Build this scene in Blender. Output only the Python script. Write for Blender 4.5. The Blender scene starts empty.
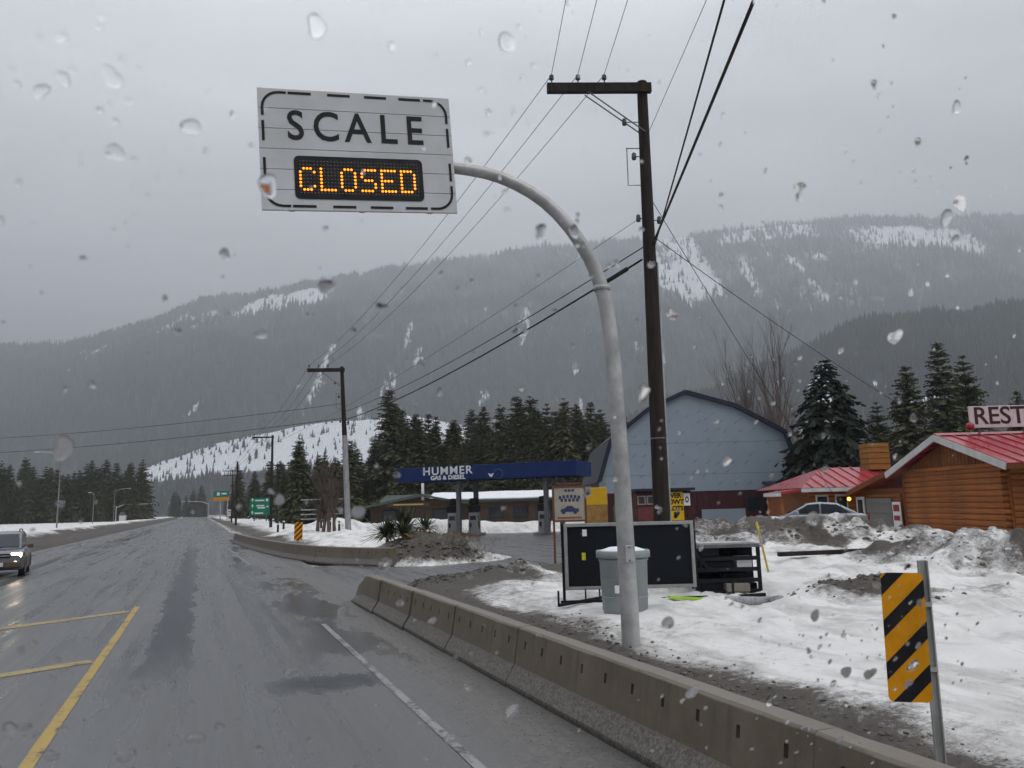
import bpy, bmesh, math, random
import numpy as np
from mathutils import Vector, Matrix

random.seed(7)
rng = np.random.default_rng(11)
R = math.radians
sc = bpy.context.scene
col = sc.collection

# ------------------------------------------------------------------ camera
cam_data = bpy.data.cameras.new("camera")
cam_data.sensor_fit = 'HORIZONTAL'
cam_data.sensor_width = 36.0
cam_data.lens = 36.0 * 780.0 / 1024.0
cam_data.clip_start = 0.05
cam_data.clip_end = 20000
cam_data.dof.use_dof = True
cam_data.dof.focus_distance = 14.0
cam_data.dof.aperture_fstop = 9.5
camera = bpy.data.objects.new("camera", cam_data)
col.objects.link(camera)
sc.camera = camera
YAW, PITCH, ROLL = R(21.771), R(8.874), R(1.5)
fwd = Vector((math.sin(YAW) * math.cos(PITCH), math.cos(YAW) * math.cos(PITCH), math.sin(PITCH)))
rgt = Vector((math.cos(YAW), -math.sin(YAW), 0))
upv = rgt.cross(fwd)
r2 = math.cos(ROLL) * rgt - math.sin(ROLL) * upv
u2 = math.sin(ROLL) * rgt + math.cos(ROLL) * upv
camera.matrix_world = Matrix(((r2.x, u2.x, -fwd.x, 0), (r2.y, u2.y, -fwd.y, 0), (r2.z, u2.z, -fwd.z, 2.2), (0, 0, 0, 1)))

# ------------------------------------------------------------------ sky, sun, exposure
SUN_EL, SUN_AZ = R(48), R(150)          # compass azimuth measured from +Y towards +X
world = bpy.data.worlds.new("World")
sc.world = world
world.use_nodes = True
nt = world.node_tree
for n in list(nt.nodes):
    nt.nodes.remove(n)
wo = nt.nodes.new('ShaderNodeOutputWorld')
bg = nt.nodes.new('ShaderNodeBackground')
bg.inputs['Strength'].default_value = 0.1
sky = nt.nodes.new('ShaderNodeTexSky')
sky.sky_type = 'NISHITA'
sky.sun_disc = False
sky.sun_elevation = SUN_EL
sky.sun_rotation = SUN_AZ
tc = nt.nodes.new('ShaderNodeTexCoord')
sep = nt.nodes.new('ShaderNodeSeparateXYZ')
nt.links.new(tc.outputs['Generated'], sep.inputs[0])
# overcast cloud deck: brighter towards the zenith, broken by soft cloud noise
mapn = nt.nodes.new('ShaderNodeMapping')
mapn.inputs['Scale'].default_value = (1.0, 1.0, 3.0)
nt.links.new(tc.outputs['Generated'], mapn.inputs['Vector'])
nz = nt.nodes.new('ShaderNodeTexNoise')
nz.inputs['Scale'].default_value = 2.1
nz.inputs['Detail'].default_value = 5.0
nz.inputs['Roughness'].default_value = 0.5
nz.inputs['Distortion'].default_value = 0.4
nt.links.new(mapn.outputs[0], nz.inputs['Vector'])
ma = nt.nodes.new('ShaderNodeMapRange')
ma.inputs['From Min'].default_value = 0.0
ma.inputs['From Max'].default_value = 1.0
ma.inputs['To Min'].default_value = 4.5
ma.inputs['To Max'].default_value = 12.6
nt.links.new(sep.outputs['Z'], ma.inputs['Value'])
mb_ = nt.nodes.new('ShaderNodeMapRange')
mb_.inputs['From Min'].default_value = 0.25
mb_.inputs['From Max'].default_value = 0.75
mb_.inputs['To Min'].default_value = 0.80
mb_.inputs['To Max'].default_value = 1.17
nt.links.new(nz.outputs['Fac'], mb_.inputs['Value'])
mul = nt.nodes.new('ShaderNodeMath'); mul.operation = 'MULTIPLY'
nt.links.new(ma.outputs[0], mul.inputs[0]); nt.links.new(mb_.outputs[0], mul.inputs[1])
tint = nt.nodes.new('ShaderNodeVectorMath'); tint.operation = 'SCALE'
tint.inputs[0].default_value = (0.968, 0.985, 1.035)
nt.links.new(mul.outputs[0], tint.inputs['Scale'])
mix = nt.nodes.new('ShaderNodeMix'); mix.data_type = 'RGBA'
mix.inputs['Factor'].default_value = 0.94
nt.links.new(sky.outputs[0], mix.inputs['A'])
nt.links.new(tint.outputs[0], mix.inputs['B'])
nt.links.new(mix.outputs['Result'], bg.inputs['Color'])
nt.links.new(bg.outputs[0], wo.inputs['Surface'])

sun_data = bpy.data.lights.new("sun", 'SUN')
sun_data.energy = 0.9
sun_data.angle = R(40)
sun_data.color = (1.0, 0.97, 0.93)
sun = bpy.data.objects.new("sun", sun_data)
col.objects.link(sun)
sd = Vector((math.sin(SUN_AZ) * math.cos(SUN_EL), math.cos(SUN_AZ) * math.cos(SUN_EL), math.sin(SUN_EL)))
sun.rotation_euler = sd.to_track_quat('Z', 'Y').to_euler()

sc.view_settings.view_transform = 'Standard'
sc.view_settings.look = 'None'
sc.view_settings.exposure = 0.48
sc.view_settings.gamma = 1.0
sc.view_settings.use_curve_mapping = False
sc.cycles.use_denoising = True
sc.cycles.use_adaptive_sampling = True
sc.cycles.adaptive_threshold = 0.02
sc.cycles.max_bounces = 6
sc.cycles.diffuse_bounces = 2
sc.cycles.glossy_bounces = 2
sc.cycles.transparent_max_bounces = 12
sc.cycles.caustics_refractive = False
sc.cycles.caustics_reflective = False

# ------------------------------------------------------------------ helpers
# the built-up side of the highway is laid out on a street grid turned 21.8 degrees from the highway
SR = Vector((0.9287, -0.3709, 0))
SF = Vector((0.3709, 0.9287, 0))
SITE_ROT = -YAW


def S(l, d, z=0.0):
    p = SR * l + SF * d
    return Vector((p.x, p.y, z))


def tag(o, label=None, cat=None, group=None, kind=None):
    if label: o['label'] = label
    if cat: o['category'] = cat
    if group: o['group'] = group
    if kind: o['kind'] = kind
    return o


def empty(name, loc=(0, 0, 0), rz=0.0):
    o = bpy.data.objects.new(name, None)
    col.objects.link(o)
    o.location = loc
    o.rotation_euler = (0, 0, rz)
    return o


def mesh_obj(name, me, mat=None, parent=None):
    o = bpy.data.objects.new(name, me)
    col.objects.link(o)
    if mat is not None and not me.materials:
        me.materials.append(mat)
    if parent: o.parent = parent
    return o


class MB:
    def __init__(s):
        s.v, s.f, s.sm = [], [], []

    def add(s, vs, fs, smooth=False):
        b = len(s.v)
        s.v.extend([tuple(p) for p in vs])
        for f in fs:
            s.f.append([b + i for i in f]); s.sm.append(smooth)
        return s

    def box(s, c, size, rot=None):
        x, y, z = [k / 2 for k in size]
        vs = [Vector((i * x, j * y, k * z)) for k in (-1, 1) for j in (-1, 1) for i in (-1, 1)]
        if rot is not None: vs = [rot @ p for p in vs]
        c = Vector(c)
        return s.add([p + c for p in vs], [(0, 2, 3, 1), (4, 5, 7, 6), (0, 1, 5, 4), (2, 6, 7, 3), (0, 4, 6, 2), (1, 3, 7, 5)])

    def bar(s, a, b, w, h=None):
        """box beam from a to b"""
        a, b = Vector(a), Vector(b)
        q = (b - a).to_track_quat('X', 'Z').to_matrix()
        return s.box((a + b) / 2, ((b - a).length, w, h or w), q)

    def tube(s, pts, r, n=10, caps=True, smooth=True):
        pts = [Vector(p) for p in pts]
        rr = r if isinstance(r, (list, tuple)) else [r] * len(pts)
        vs, fs = [], []
        prev = None
        for i, p in enumerate(pts):
            t = (pts[min(i + 1, len(pts) - 1)] - pts[max(i - 1, 0)]).normalized()
            if prev is None:
                a = Vector((0, 0, 1)) if abs(t.z) < 0.9 else Vector((1, 0, 0))
                u = t.cross(a).normalized()
            else:
                u = (prev - t * prev.dot(t)).normalized()
            prev = u
            w = t.cross(u)
            for k in range(n):
                an = 2 * math.pi * k / n
                vs.append(p + (u * math.cos(an) + w * math.sin(an)) * rr[i])
        for i in range(len(pts) - 1):
            for k in range(n):
                fs.append((i * n + k, i * n + (k + 1) % n, (i + 1) * n + (k + 1) % n, (i + 1) * n + k))
        s.add(vs, fs, smooth)
        if caps:
            s.add(vs[:n], [tuple(range(n - 1, -1, -1))])
            s.add(vs[-n:], [tuple(range(n))])
        return s

    def prism(s, poly, axis, lo, hi):
        """extrude a polygon; axis='y': poly in xz; 'x': poly in yz; 'z': poly in xy"""
        def m(p, t):
            return {'y': (p[0], t, p[1]), 'x': (t, p[0], p[1]), 'z': (p[0], p[1], t)}[axis]
        n = len(poly)
        vs = [m(p, lo) for p in poly] + [m(p, hi) for p in poly]
        fs = [tuple(range(n)), tuple(range(2 * n - 1, n - 1, -1))]
        for i in range(n):
            j = (i + 1) % n
            fs.append((i, i + n, j + n, j))
        return s.add(vs, fs)

    def lathe(s, prof, c=(0, 0, 0), n=24, smooth=True):
        vs, fs = [], []
        for (r, z) in prof:
            for k in range(n):
                a = 2 * math.pi * k / n
                vs.append((c[0] + r * math.cos(a), c[1] + r * math.sin(a), c[2] + z))
        for i in range(len(prof) - 1):
            for k in range(n):
                fs.append((i * n + k, i * n + (k + 1) % n, (i + 1) * n + (k + 1) % n, (i + 1) * n + k))
        return s.add(vs, fs, smooth)

    def sphere(s, c, r, nu=10, nv=6):
        prof = [(max(1e-4, r * math.sin(math.pi * i / nv)), -r * math.cos(math.pi * i / nv)) for i in range(nv + 1)]
        return s.lathe(prof, c, nu)

    def mesh(s, name, fix=True):
        me = bpy.data.meshes.new(name)
        me.from_pydata(s.v, [], s.f)
        me.polygons.foreach_set('use_smooth', s.sm)
        if fix:
            bm = bmesh.new(); bm.from_mesh(me)
            bmesh.ops.recalc_face_normals(bm, faces=bm.faces)
            bm.to_mesh(me); bm.free()
        me.update()
        return me

    def build(s, name, mat, parent=None, bevel=0.0):
        o = mesh_obj(name, s.mesh(name), mat, parent)
        if bevel > 0:
            bv = o.modifiers.new('bevel', 'BEVEL')
            bv.width = bevel; bv.segments = 2; bv.limit_method = 'ANGLE'
        return o


def np_mesh(name, verts, faces_flat, nper, smooth=False):
    me = bpy.data.meshes.new(name)
    nf = len(faces_flat) // nper
    me.vertices.add(len(verts))
    me.vertices.foreach_set('co', np.asarray(verts, np.float32).ravel())
    me.loops.add(len(faces_flat))
    me.loops.foreach_set('vertex_index', np.asarray(faces_flat, np.int32))
    me.polygons.add(nf)
    me.polygons.foreach_set('loop_start', np.arange(0, nf * nper, nper, dtype=np.int32))
    me.polygons.foreach_set('loop_total', np.full(nf, nper, np.int32))
    me.polygons.foreach_set('use_smooth', np.full(nf, smooth, bool))
    me.update(calc_edges=True)
    return me


def grid_mesh(name, X, Y, Z, attrs=None, smooth=True):
    ny, nx = X.shape
    verts = np.stack([X.ravel(), Y.ravel(), Z.ravel()], 1)
    i = np.arange(ny * nx).reshape(ny, nx)
    q = np.stack([i[:-1, :-1], i[:-1, 1:], i[1:, 1:], i[1:, :-1]], -1).reshape(-1)
    me = np_mesh(name, verts, q, 4, smooth)
    for k, a in (attrs or {}).items():
        at = me.attributes.new(k, 'FLOAT', 'POINT')
        at.data.foreach_set('value', a.ravel().astype(np.float32))
    return me


def _hash(ix, iy, seed):
    n = (ix * 374761393 + iy * 668265263 + seed * 974634777) & 0x7fffffff
    n = ((n ^ (n >> 13)) * 1274126177) & 0x7fffffff
    return ((n ^ (n >> 16)) & 0xffff) / 65535.0


def vnoise(x, y, seed=0):
    x = np.asarray(x, float); y = np.asarray(y, float)
    ix = np.floor(x).astype(np.int64); iy = np.floor(y).astype(np.int64)
    fx = x - ix; fy = y - iy
    fx = fx * fx * (3 - 2 * fx); fy = fy * fy * (3 - 2 * fy)
    a = _hash(ix, iy, seed); b = _hash(ix + 1, iy, seed)
    c = _hash(ix, iy + 1, seed); d = _hash(ix + 1, iy + 1, seed)
    return (a * (1 - fx) + b * fx) * (1 - fy) + (c * (1 - fx) + d * fx) * fy


def fbm(x, y, oct=4, seed=0, gain=0.5):
    t = 0; amp = 1; tot = 0; f = 1
    for o in range(oct):
        t = t + amp * vnoise(np.asarray(x) * f + 17.3 * o, np.asarray(y) * f - 9.1 * o, seed + o)
        tot += amp; amp *= gain; f *= 2.03
    return t / tot


def sst(a, b, x):
    t = np.clip((np.asarray(x, float) - a) / (b - a), 0, 1)
    return t * t * (3 - 2 * t)


# ------------------------------------------------------------------ materials
MATS = {}


def new_mat(name):
    m = bpy.data.materials.new(name)
    m.use_nodes = True
    t = m.node_tree
    p = t.nodes['Principled BSDF']
    MATS[name] = m
    return m, t, p


def N(t, kind, **kw):
    n = t.nodes.new(kind)
    for k, v in kw.items():
        if k in n.inputs: n.inputs[k].default_value = v
        else: setattr(n, k, v)
    return n


def noise_node(t, scale, detail=4.0, rough=0.55, vec=None, stretch=None, coord='Object', dist=0.0):
    tcn = N(t, 'ShaderNodeTexCoord')
    out = tcn.outputs[coord]
    if stretch:
        mp = N(t, 'ShaderNodeMapping')
        mp.inputs['Scale'].default_value = stretch
        t.links.new(out, mp.inputs['Vector']); out = mp.outputs[0]
    n = N(t, 'ShaderNodeTexNoise')
    n.inputs['Scale'].default_value = scale
    n.inputs['Detail'].default_value = detail
    n.inputs['Roughness'].default_value = rough
    n.inputs['Distortion'].default_value = dist
    t.links.new(out, n.inputs['Vector'])
    return n


def ramp(t, src, a, b, lo=0.0, hi=1.0):
    m = N(t, 'ShaderNodeMapRange')
    m.inputs['From Min'].default_value = a
    m.inputs['From Max'].default_value = b
    m.inputs['To Min'].default_value = lo
    m.inputs['To Max'].default_value = hi
    t.links.new(src, m.inputs['Value'])
    return m.outputs[0]


def mixc(t, fac, a, b):
    m = N(t, 'ShaderNodeMix'); m.data_type = 'RGBA'
    if hasattr(fac, 'is_linked') or hasattr(fac, 'links'): t.links.new(fac, m.inputs['Factor'])
    else: m.inputs['Factor'].default_value = fac
    for sock, v in (('A', a), ('B', b)):
        if isinstance(v, tuple): m.inputs[sock].default_value = (*v[:3], 1)
        else: t.links.new(v, m.inputs[sock])
    return m.outputs['Result']


def mth(t, op, a, b=None):
    m = N(t, 'ShaderNodeMath'); m.operation = op
    for i, v in enumerate((a, b)):
        if v is None: continue
        if isinstance(v, (int, float)): m.inputs[i].default_value = v
        else: t.links.new(v, m.inputs[i])
    return m.outputs[0]


def bump(t, p, h, strength=0.3, dist=0.02):
    b = N(t, 'ShaderNodeBump')
    b.inputs['Strength'].default_value = strength
    b.inputs['Distance'].default_value = dist
    t.links.new(h, b.inputs['Height'])
    t.links.new(b.outputs[0], p.inputs['Normal'])


def simple(name, c, rough=0.6, metal=0.0, var=0.25, scale=6.0, bmp=0.0, stretch=None, wet=0.0, dirt=None, dirt_amt=0.4, objvar=0.0):
    """painted / natural surface: colour varied by noise, optional grime, wet coat and relief"""
    m, t, p = new_mat(name)
    n = noise_node(t, scale, 5.0, 0.6, stretch=stretch)
    f = ramp(t, n.outputs['Fac'], 0.3, 0.7)
    a = tuple(k * (1 - var) for k in c); b = tuple(min(1, k * (1 + var)) for k in c)
    cc = mixc(t, f, a, b)
    if dirt:
        n2 = noise_node(t, scale * 0.35, 6.0, 0.65)
        cc = mixc(t, ramp(t, n2.outputs['Fac'], 0.45, 0.75, 0, dirt_amt), cc, dirt)
    if objvar:
        oi_ = N(t, 'ShaderNodeObjectInfo')
        cc = mixc(t, mth(t, 'MULTIPLY', oi_.outputs['Random'], objvar), cc, tuple(k * 0.35 for k in c))
    t.links.new(cc, p.inputs['Base Color'])
    p.inputs['Metallic'].default_value = metal
    if rough > 0.3 and metal < 0.2: p.inputs['Specular IOR Level'].default_value = 0.22
    t.links.new(ramp(t, n.outputs['Fac'], 0.3, 0.7, max(0.04, rough - 0.12), min(1, rough + 0.12)), p.inputs['Roughness'])
    if wet:
        p.inputs['Coat Weight'].default_value = wet
        p.inputs['Coat Roughness'].default_value = 0.15
    if bmp:
        n3 = noise_node(t, scale * 4, 4.0, 0.6, stretch=stretch)
        bump(t, p, n3.outputs['Fac'], bmp, 0.01)
    return m


def emit(name, c, s):
    m, t, p = new_mat(name)
    p.inputs['Base Color'].default_value = (*[k * 0.6 for k in c], 1)
    p.inputs['Emission Color'].default_value = (*c, 1)
    p.inputs['Emission Strength'].default_value = s
    return m


def text_obj(name, body, size, mat, parent, loc, rot, extrude=0.004, offset=0.0, spacing=1.0, align='CENTER', xscale=1.0):
    cu = bpy.data.curves.new(name, 'FONT')
    cu.body = body; cu.size = size; cu.extrude = extrude; cu.offset = offset
    cu.align_x = align; cu.align_y = 'CENTER'; cu.space_character = spacing
    cu.resolution_u = 4
    tmp = bpy.data.objects.new(name + '_tmp', cu)
    col.objects.link(tmp)
    dg = bpy.context.evaluated_depsgraph_get()
    me = bpy.data.meshes.new_from_object(tmp.evaluated_get(dg))
    bpy.data.objects.remove(tmp)
    me.transform(Matrix.Diagonal((xscale, 1, 1, 1)))
    me.materials.clear(); me.name = name
    o = mesh_obj(name, me, mat, parent)
    o.location = loc
    o.rotation_euler = rot
    return o


def children(o):
    return [c for c in bpy.data.objects if c.parent == o]


def copy_tree(o, parent=None, kids=None):
    c = o.copy(); col.objects.link(c)
    if parent: c.parent = parent
    for ch in (kids if kids is not None else children(o)):
        copy_tree(ch, c)
    return c

# ================================================================== SETTING
# ---- asphalt: wet, patched, gritty towards the shoulder
def asphalt(name, wet=1.0, grit=True):
    m, t, p = new_mat(name)
    n1 = noise_node(t, 0.7, 5, 0.6, stretch=(1.0, 0.055, 1.0))
    n2 = noise_node(t, 55, 3, 0.7)
    n3 = noise_node(t, 1.6, 4, 0.6, stretch=(1.6, 0.05, 1.0))
    base = mixc(t, ramp(t, n1.outputs['Fac'], 0.32, 0.68), (0.108, 0.107, 0.109), (0.148, 0.147, 0.150))
    base = mixc(t, ramp(t, n2.outputs['Fac'], 0.35, 0.75, 0, 0.55), base, (0.036, 0.035, 0.035))
    rough = ramp(t, n3.outputs['Fac'], 0.38, 0.60, 0.22, 0.46)
    hgt = n2.outputs['Fac']
    if grit:
        tcn = N(t, 'ShaderNodeTexCoord')
        sp = N(t, 'ShaderNodeSeparateXYZ'); t.links.new(tcn.outputs['Object'], sp.inputs[0])
        X, Y = sp.outputs['X'], sp.outputs['Y']
        wob = ramp(t, noise_node(t, 2.2, 6, 0.72, stretch=(1, 0.35, 1)).outputs['Fac'], 0.25, 0.75, -0.55, 0.55)
        wob2 = ramp(t, noise_node(t, 0.16, 3, 0.5).outputs['Fac'], 0.3, 0.7, -0.9, 0.9)
        # tar patch down the middle of the lane, ragged at its edges
        xc = mth(t, 'ADD', X, mth(t, 'MULTIPLY', wob, 0.42))
        d = mth(t, 'ABSOLUTE', mth(t, 'ADD', mth(t, 'ADD', xc, 0.40), mth(t, 'MULTIPLY', wob2, 0.15)))
        strip = ramp(t, d, 0.27, 0.36, 1, 0)
        sy = mth(t, 'MULTIPLY', ramp(t, mth(t, 'ADD', Y, mth(t, 'MULTIPLY', wob, 3.0)), 11.5, 15.0), ramp(t, mth(t, 'ADD', Y, mth(t, 'MULTIPLY', wob, 9.0)), 50, 58, 1, 0))
        strip = mth(t, 'MULTIPLY', strip, sy)
        # smaller wet seams
        xs = mth(t, 'ADD', X, mth(t, 'MULTIPLY', wob, 0.8))
        seam = mth(t, 'MULTIPLY', ramp(t, mth(t, 'ABSOLUTE', mth(t, 'SUBTRACT', xs, 1.75)), 0.14, 0.24, 1, 0),
                   mth(t, 'MULTIPLY', ramp(t, mth(t, 'ADD', Y, wob2), 33, 34.5), ramp(t, mth(t, 'ADD', Y, wob2), 42, 44, 1, 0)))
        cross = mth(t, 'MULTIPLY', ramp(t, mth(t, 'ABSOLUTE', mth(t, 'SUBTRACT', mth(t, 'ADD', Y, mth(t, 'MULTIPLY', wob, 0.7)), 10.8)), 0.25, 0.55, 1, 0),
                    mth(t, 'MULTIPLY', ramp(t, X, 0.7, 1.2), ramp(t, X, 2.1, 2.35, 1, 0)))
        n9 = noise_node(t, 0.9, 5, 0.6, stretch=(1.0, 0.09, 1))
        blot = ramp(t, n9.outputs['Fac'], 0.62, 0.70, 0, 0.5)
        patch = mth(t, 'MAXIMUM', mth(t, 'MAXIMUM', strip, seam), mth(t, 'MAXIMUM', cross, blot))
        base = mixc(t, mth(t, 'MULTIPLY', patch, 0.85), base, (0.026, 0.028, 0.033))
        rough = mth(t, 'MAXIMUM', 0.10, mth(t, 'SUBTRACT', rough, mth(t, 'MULTIPLY', patch, 0.36)))
        # polished wheel tracks hold a film of water
        tr1 = ramp(t, mth(t, 'ABSOLUTE', mth(t, 'ADD', mth(t, 'MULTIPLY', wob, 0.5), mth(t, 'ADD', X, 0.55))), 0.15, 0.55, 1, 0)
        tr2 = ramp(t, mth(t, 'ABSOLUTE', mth(t, 'ADD', mth(t, 'MULTIPLY', wob, 0.5), mth(t, 'SUBTRACT', X, 1.35))), 0.15, 0.55, 1, 0)
        tr3 = ramp(t, mth(t, 'ABSOLUTE', mth(t, 'ADD', wob, mth(t, 'ADD', X, 6.6))), 0.2, 1.3, 1, 0)
        trk = mth(t, 'MULTIPLY', mth(t, 'MAXIMUM', mth(t, 'MAXIMUM', tr1, tr2), tr3), ramp(t, n1.outputs['Fac'], 0.36, 0.58))
        rough = mth(t, 'SUBTRACT', rough, mth(t, 'MULTIPLY', trk, 0.20))
        rough = mth(t, 'MAXIMUM', rough, 0.06)
        # standing water by the edge line and where the side road joins
        pn = noise_node(t, 0.55, 4, 0.55, stretch=(1.0, 0.30, 1.0))
        pz = mth(t, 'MULTIPLY', ramp(t, X, 1.2, 2.2), ramp(t, X, 3.0, 3.4, 1, 0))
        pud = mth(t, 'MULTIPLY', ramp(t, mth(t, 'ADD', pn.outputs['Fac'], mth(t, 'MULTIPLY', wob, 0.05)), 0.50, 0.56), mth(t, 'MULTIPLY', pz, ramp(t, Y, 9, 13)))
        rough = mth(t, 'ADD', mth(t, 'MULTIPLY', rough, mth(t, 'SUBTRACT', 1.0, pud)), mth(t, 'MULTIPLY', pud, 0.05))
        base = mixc(t, mth(t, 'MULTIPLY', pud, 0.6), base, (0.045, 0.045, 0.047))
        # brown grit washed along the right shoulder and the left edge
        g1 = ramp(t, mth(t, 'ADD', X, mth(t, 'MULTIPLY', wob, 0.45)), 2.35, 2.9)
        g1 = mth(t, 'MULTIPLY', g1, ramp(t, Y, 24, 34, 1, 0.75))
        g2 = ramp(t, mth(t, 'ADD', X, mth(t, 'ADD', wob, wob2)), -9.4, -10.2)
        gr = mth(t, 'MAXIMUM', g1, g2)
        vor = N(t, 'ShaderNodeTexVoronoi'); vor.inputs['Scale'].default_value = 38
        t.links.new(tcn.outputs['Object'], vor.inputs['Vector'])
        nsp = noise_node(t, 16, 5, 0.75)
        peb = ramp(t, nsp.outputs['Fac'], 0.42, 0.68)
        gcol = mixc(t, peb, (0.088, 0.083, 0.076), (0.165, 0.155, 0.142))
        base = mixc(t, mth(t, 'MULTIPLY', gr, 0.85), base, gcol)
        gr = mth(t, 'MULTIPLY', gr, mth(t, 'SUBTRACT', 1.0, mth(t, 'MULTIPLY', pud, 0.8)))
        rough = mth(t, 'ADD', rough, mth(t, 'MULTIPLY', gr, 0.15))
        hgt = mth(t, 'ADD', hgt, mth(t, 'MULTIPLY', mth(t, 'MULTIPLY', gr, vor.outputs['Distance']), 0.6))
    t.links.new(base, p.inputs['Base Color'])
    t.links.new(rough, p.inputs['Roughness'])
    p.inputs['IOR'].default_value = 1.6
    bump(t, p, hgt, 0.18, 0.010)
    return m


M_asph = asphalt('wet_asphalt')
M_lot = asphalt('lot_asphalt', grit=False)


# ---- snow with dirt driven by where the ploughs pushed it (attribute 'dirt')
def snow_mat(name, dcol=(0.115, 0.098, 0.082), dcol2=(0.045, 0.040, 0.036)):
    m, t, p = new_mat(name)
    at = N(t, 'ShaderNodeAttribute'); at.attribute_name = 'dirt'
    n1 = noise_node(t, 1.3, 7, 0.68)
    n2 = noise_node(t, 9, 6, 0.75)
    n3 = noise_node(t, 42, 4, 0.8)
    f = mth(t, 'ADD', at.outputs['Fac'], ramp(t, n1.outputs['Fac'], 0.25, 0.75, -0.32, 0.32))
    f = mth(t, 'ADD', f, ramp(t, n2.outputs['Fac'], 0.25, 0.75, -0.30, 0.30))
    f = mth(t, 'ADD', f, ramp(t, n3.outputs['Fac'], 0.3, 0.7, -0.16, 0.16))
    f = ramp(t, f, 0.30, 0.80)
    dc = mixc(t, ramp(t, n2.outputs['Fac'], 0.35, 0.65), dcol2, dcol)
    n4 = noise_node(t, 1.1, 6, 0.7, stretch=(1.5, 0.35, 1.0))
    sn = mixc(t, ramp(t, n1.outputs['Fac'], 0.4, 0.75), (0.82, 0.81, 0.79), (0.66, 0.65, 0.63))
    sn = mixc(t, ramp(t, n4.outputs['Fac'], 0.47, 0.70, 0, 0.85), sn, (0.38, 0.365, 0.345))
    t.links.new(mixc(t, f, sn, dc), p.inputs['Base Color'])
    t.links.new(ramp(t, n2.outputs['Fac'], 0.3, 0.7, 0.5, 0.75), p.inputs['Roughness'])
    p.inputs['IOR'].default_value = 1.31
    h = mth(t, 'ADD', n2.outputs['Fac'], mth(t, 'MULTIPLY', n3.outputs['Fac'], 0.4))
    bump(t, p, h, 0.55, 0.06)
    return m


M_snow = snow_mat('dirty_snow')

# ---- valley floor reaching the horizon
m, t, p = new_mat('valley_floor')
nn = noise_node(t, 0.02, 6, 0.6)
t.links.new(mixc(t, ramp(t, nn.outputs['Fac'], 0.42, 0.58), (0.72, 0.74, 0.77), (0.05, 0.055, 0.045)), p.inputs['Base Color'])
p.inputs['Roughness'].default_value = 0.9
g = MB()
c0 = S(0, 2400)
g.add([(c0.x - 5600, c0.y - 5600, -0.45), (c0.x + 5600, c0.y - 5600, -0.45), (c0.x + 5600, c0.y + 5600, -0.45), (c0.x - 5600, c0.y + 5600, -0.45)], [(0, 1, 2, 3)])
tag(g.build('ground', m), 'snowy valley floor reaching to the mountains', 'ground', kind='structure')

# ---- highway
ys = np.concatenate([np.arange(-12, 60, 0.5), np.arange(60, 200, 4), np.arange(200, 1001, 50)])
xs_ = np.linspace(-10.6, 4.35, 60)
XX, YY = np.meshgrid(xs_, ys)
camber = -0.012 * np.abs(XX + 3.0) + 0.03
rut = -0.010 * np.exp(-((XX - 0.0) / 0.45) ** 2) - 0.008 * np.exp(-((XX - 1.7) / 0.4) ** 2)
ZZ = np.minimum(0, camber) * 0.6 + rut + 0.012 * (fbm(XX * 0.8, YY * 0.25, 3, 5) - 0.5)
ZZ[:, 0] = -0.2
tag(mesh_obj('road', grid_mesh('road', XX, YY, ZZ), M_asph), 'wet grey asphalt highway running into the distance', 'road', kind='structure')


def road_z(x, y):
    return float(min(0, -0.012 * abs(x + 3.0) + 0.03) * 0.6 - 0.010 * math.exp(-(x / 0.45) ** 2) - 0.008 * math.exp(-((x - 1.7) / 0.4) ** 2)
                 + 0.012 * (float(fbm(np.array([x * 0.8]), np.array([y * 0.25]), 3, 5)[0]) - 0.5))


def paint(name, c, worn):
    m, t, p = new_mat(name)
    n = noise_node(t, 14, 6, 0.75)
    n2 = noise_node(t, 2.0, 4, 0.6)
    f = mth(t, 'ADD', n.outputs['Fac'], ramp(t, n2.outputs['Fac'], 0.3, 0.7, -0.15, 0.15))
    t.links.new(mixc(t, ramp(t, f, worn, worn + 0.14), c, (0.05, 0.05, 0.05)), p.inputs['Base Color'])
    p.inputs['Roughness'].default_value = 0.45
    return m


M_yel = paint('worn_yellow_paint', (0.40, 0.27, 0.06), 0.55)
M_yel2 = paint('faded_yellow_paint', (0.36, 0.26, 0.10), 0.53)
M_wht = paint('worn_white_paint', (0.27, 0.265, 0.255), 0.49)


def strip(name, pts, w, mat, label, n=60):
    a, b = [Vector((*q, 0)) for q in pts]
    t = (b - a).normalized(); s = Vector((-t.y, t.x, 0))
    vs, fs = [], []
    for i in range(n + 1):
        q = a.lerp(b, i / n)
        for k in (-1, 1):
            e = q + s * k * (w / 2 * (1 + 0.10 * (random.random() - 0.5)))
            vs.append((e.x, e.y, road_z(e.x, e.y) + 0.006))
    for i in range(n):
        fs.append((2 * i, 2 * i + 1, 2 * i + 3, 2 * i + 2))
    o = MB().add(vs, fs).build(name, mat)
    return tag(o, label, 'road marking', kind='structure')


strip('road_marking', [(-1.40, -6), (-1.35, 21.7)], 0.13, M_yel, 'long solid yellow line bordering the painted median')
strip('road_marking', [(-6.6, 16.9), (-1.48, 20.75)], 0.34, M_yel2, 'faded yellow diagonal median stripe meeting the tip of the yellow line')
strip('road_marking', [(-5.2, 12.0), (-1.48, 14.05)], 0.32, M_yel2, 'faded yellow diagonal median stripe halfway along the yellow line')
strip('road_marking', [(2.27, -6), (2.34, 16.3)], 0.10, M_wht, 'worn white edge line beside the concrete barriers', 90)
strip('road_marking', [(2.05, 36), (1.6, 62)], 0.09, M_wht, 'worn white edge line beside the curved snow island', 60)

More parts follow.
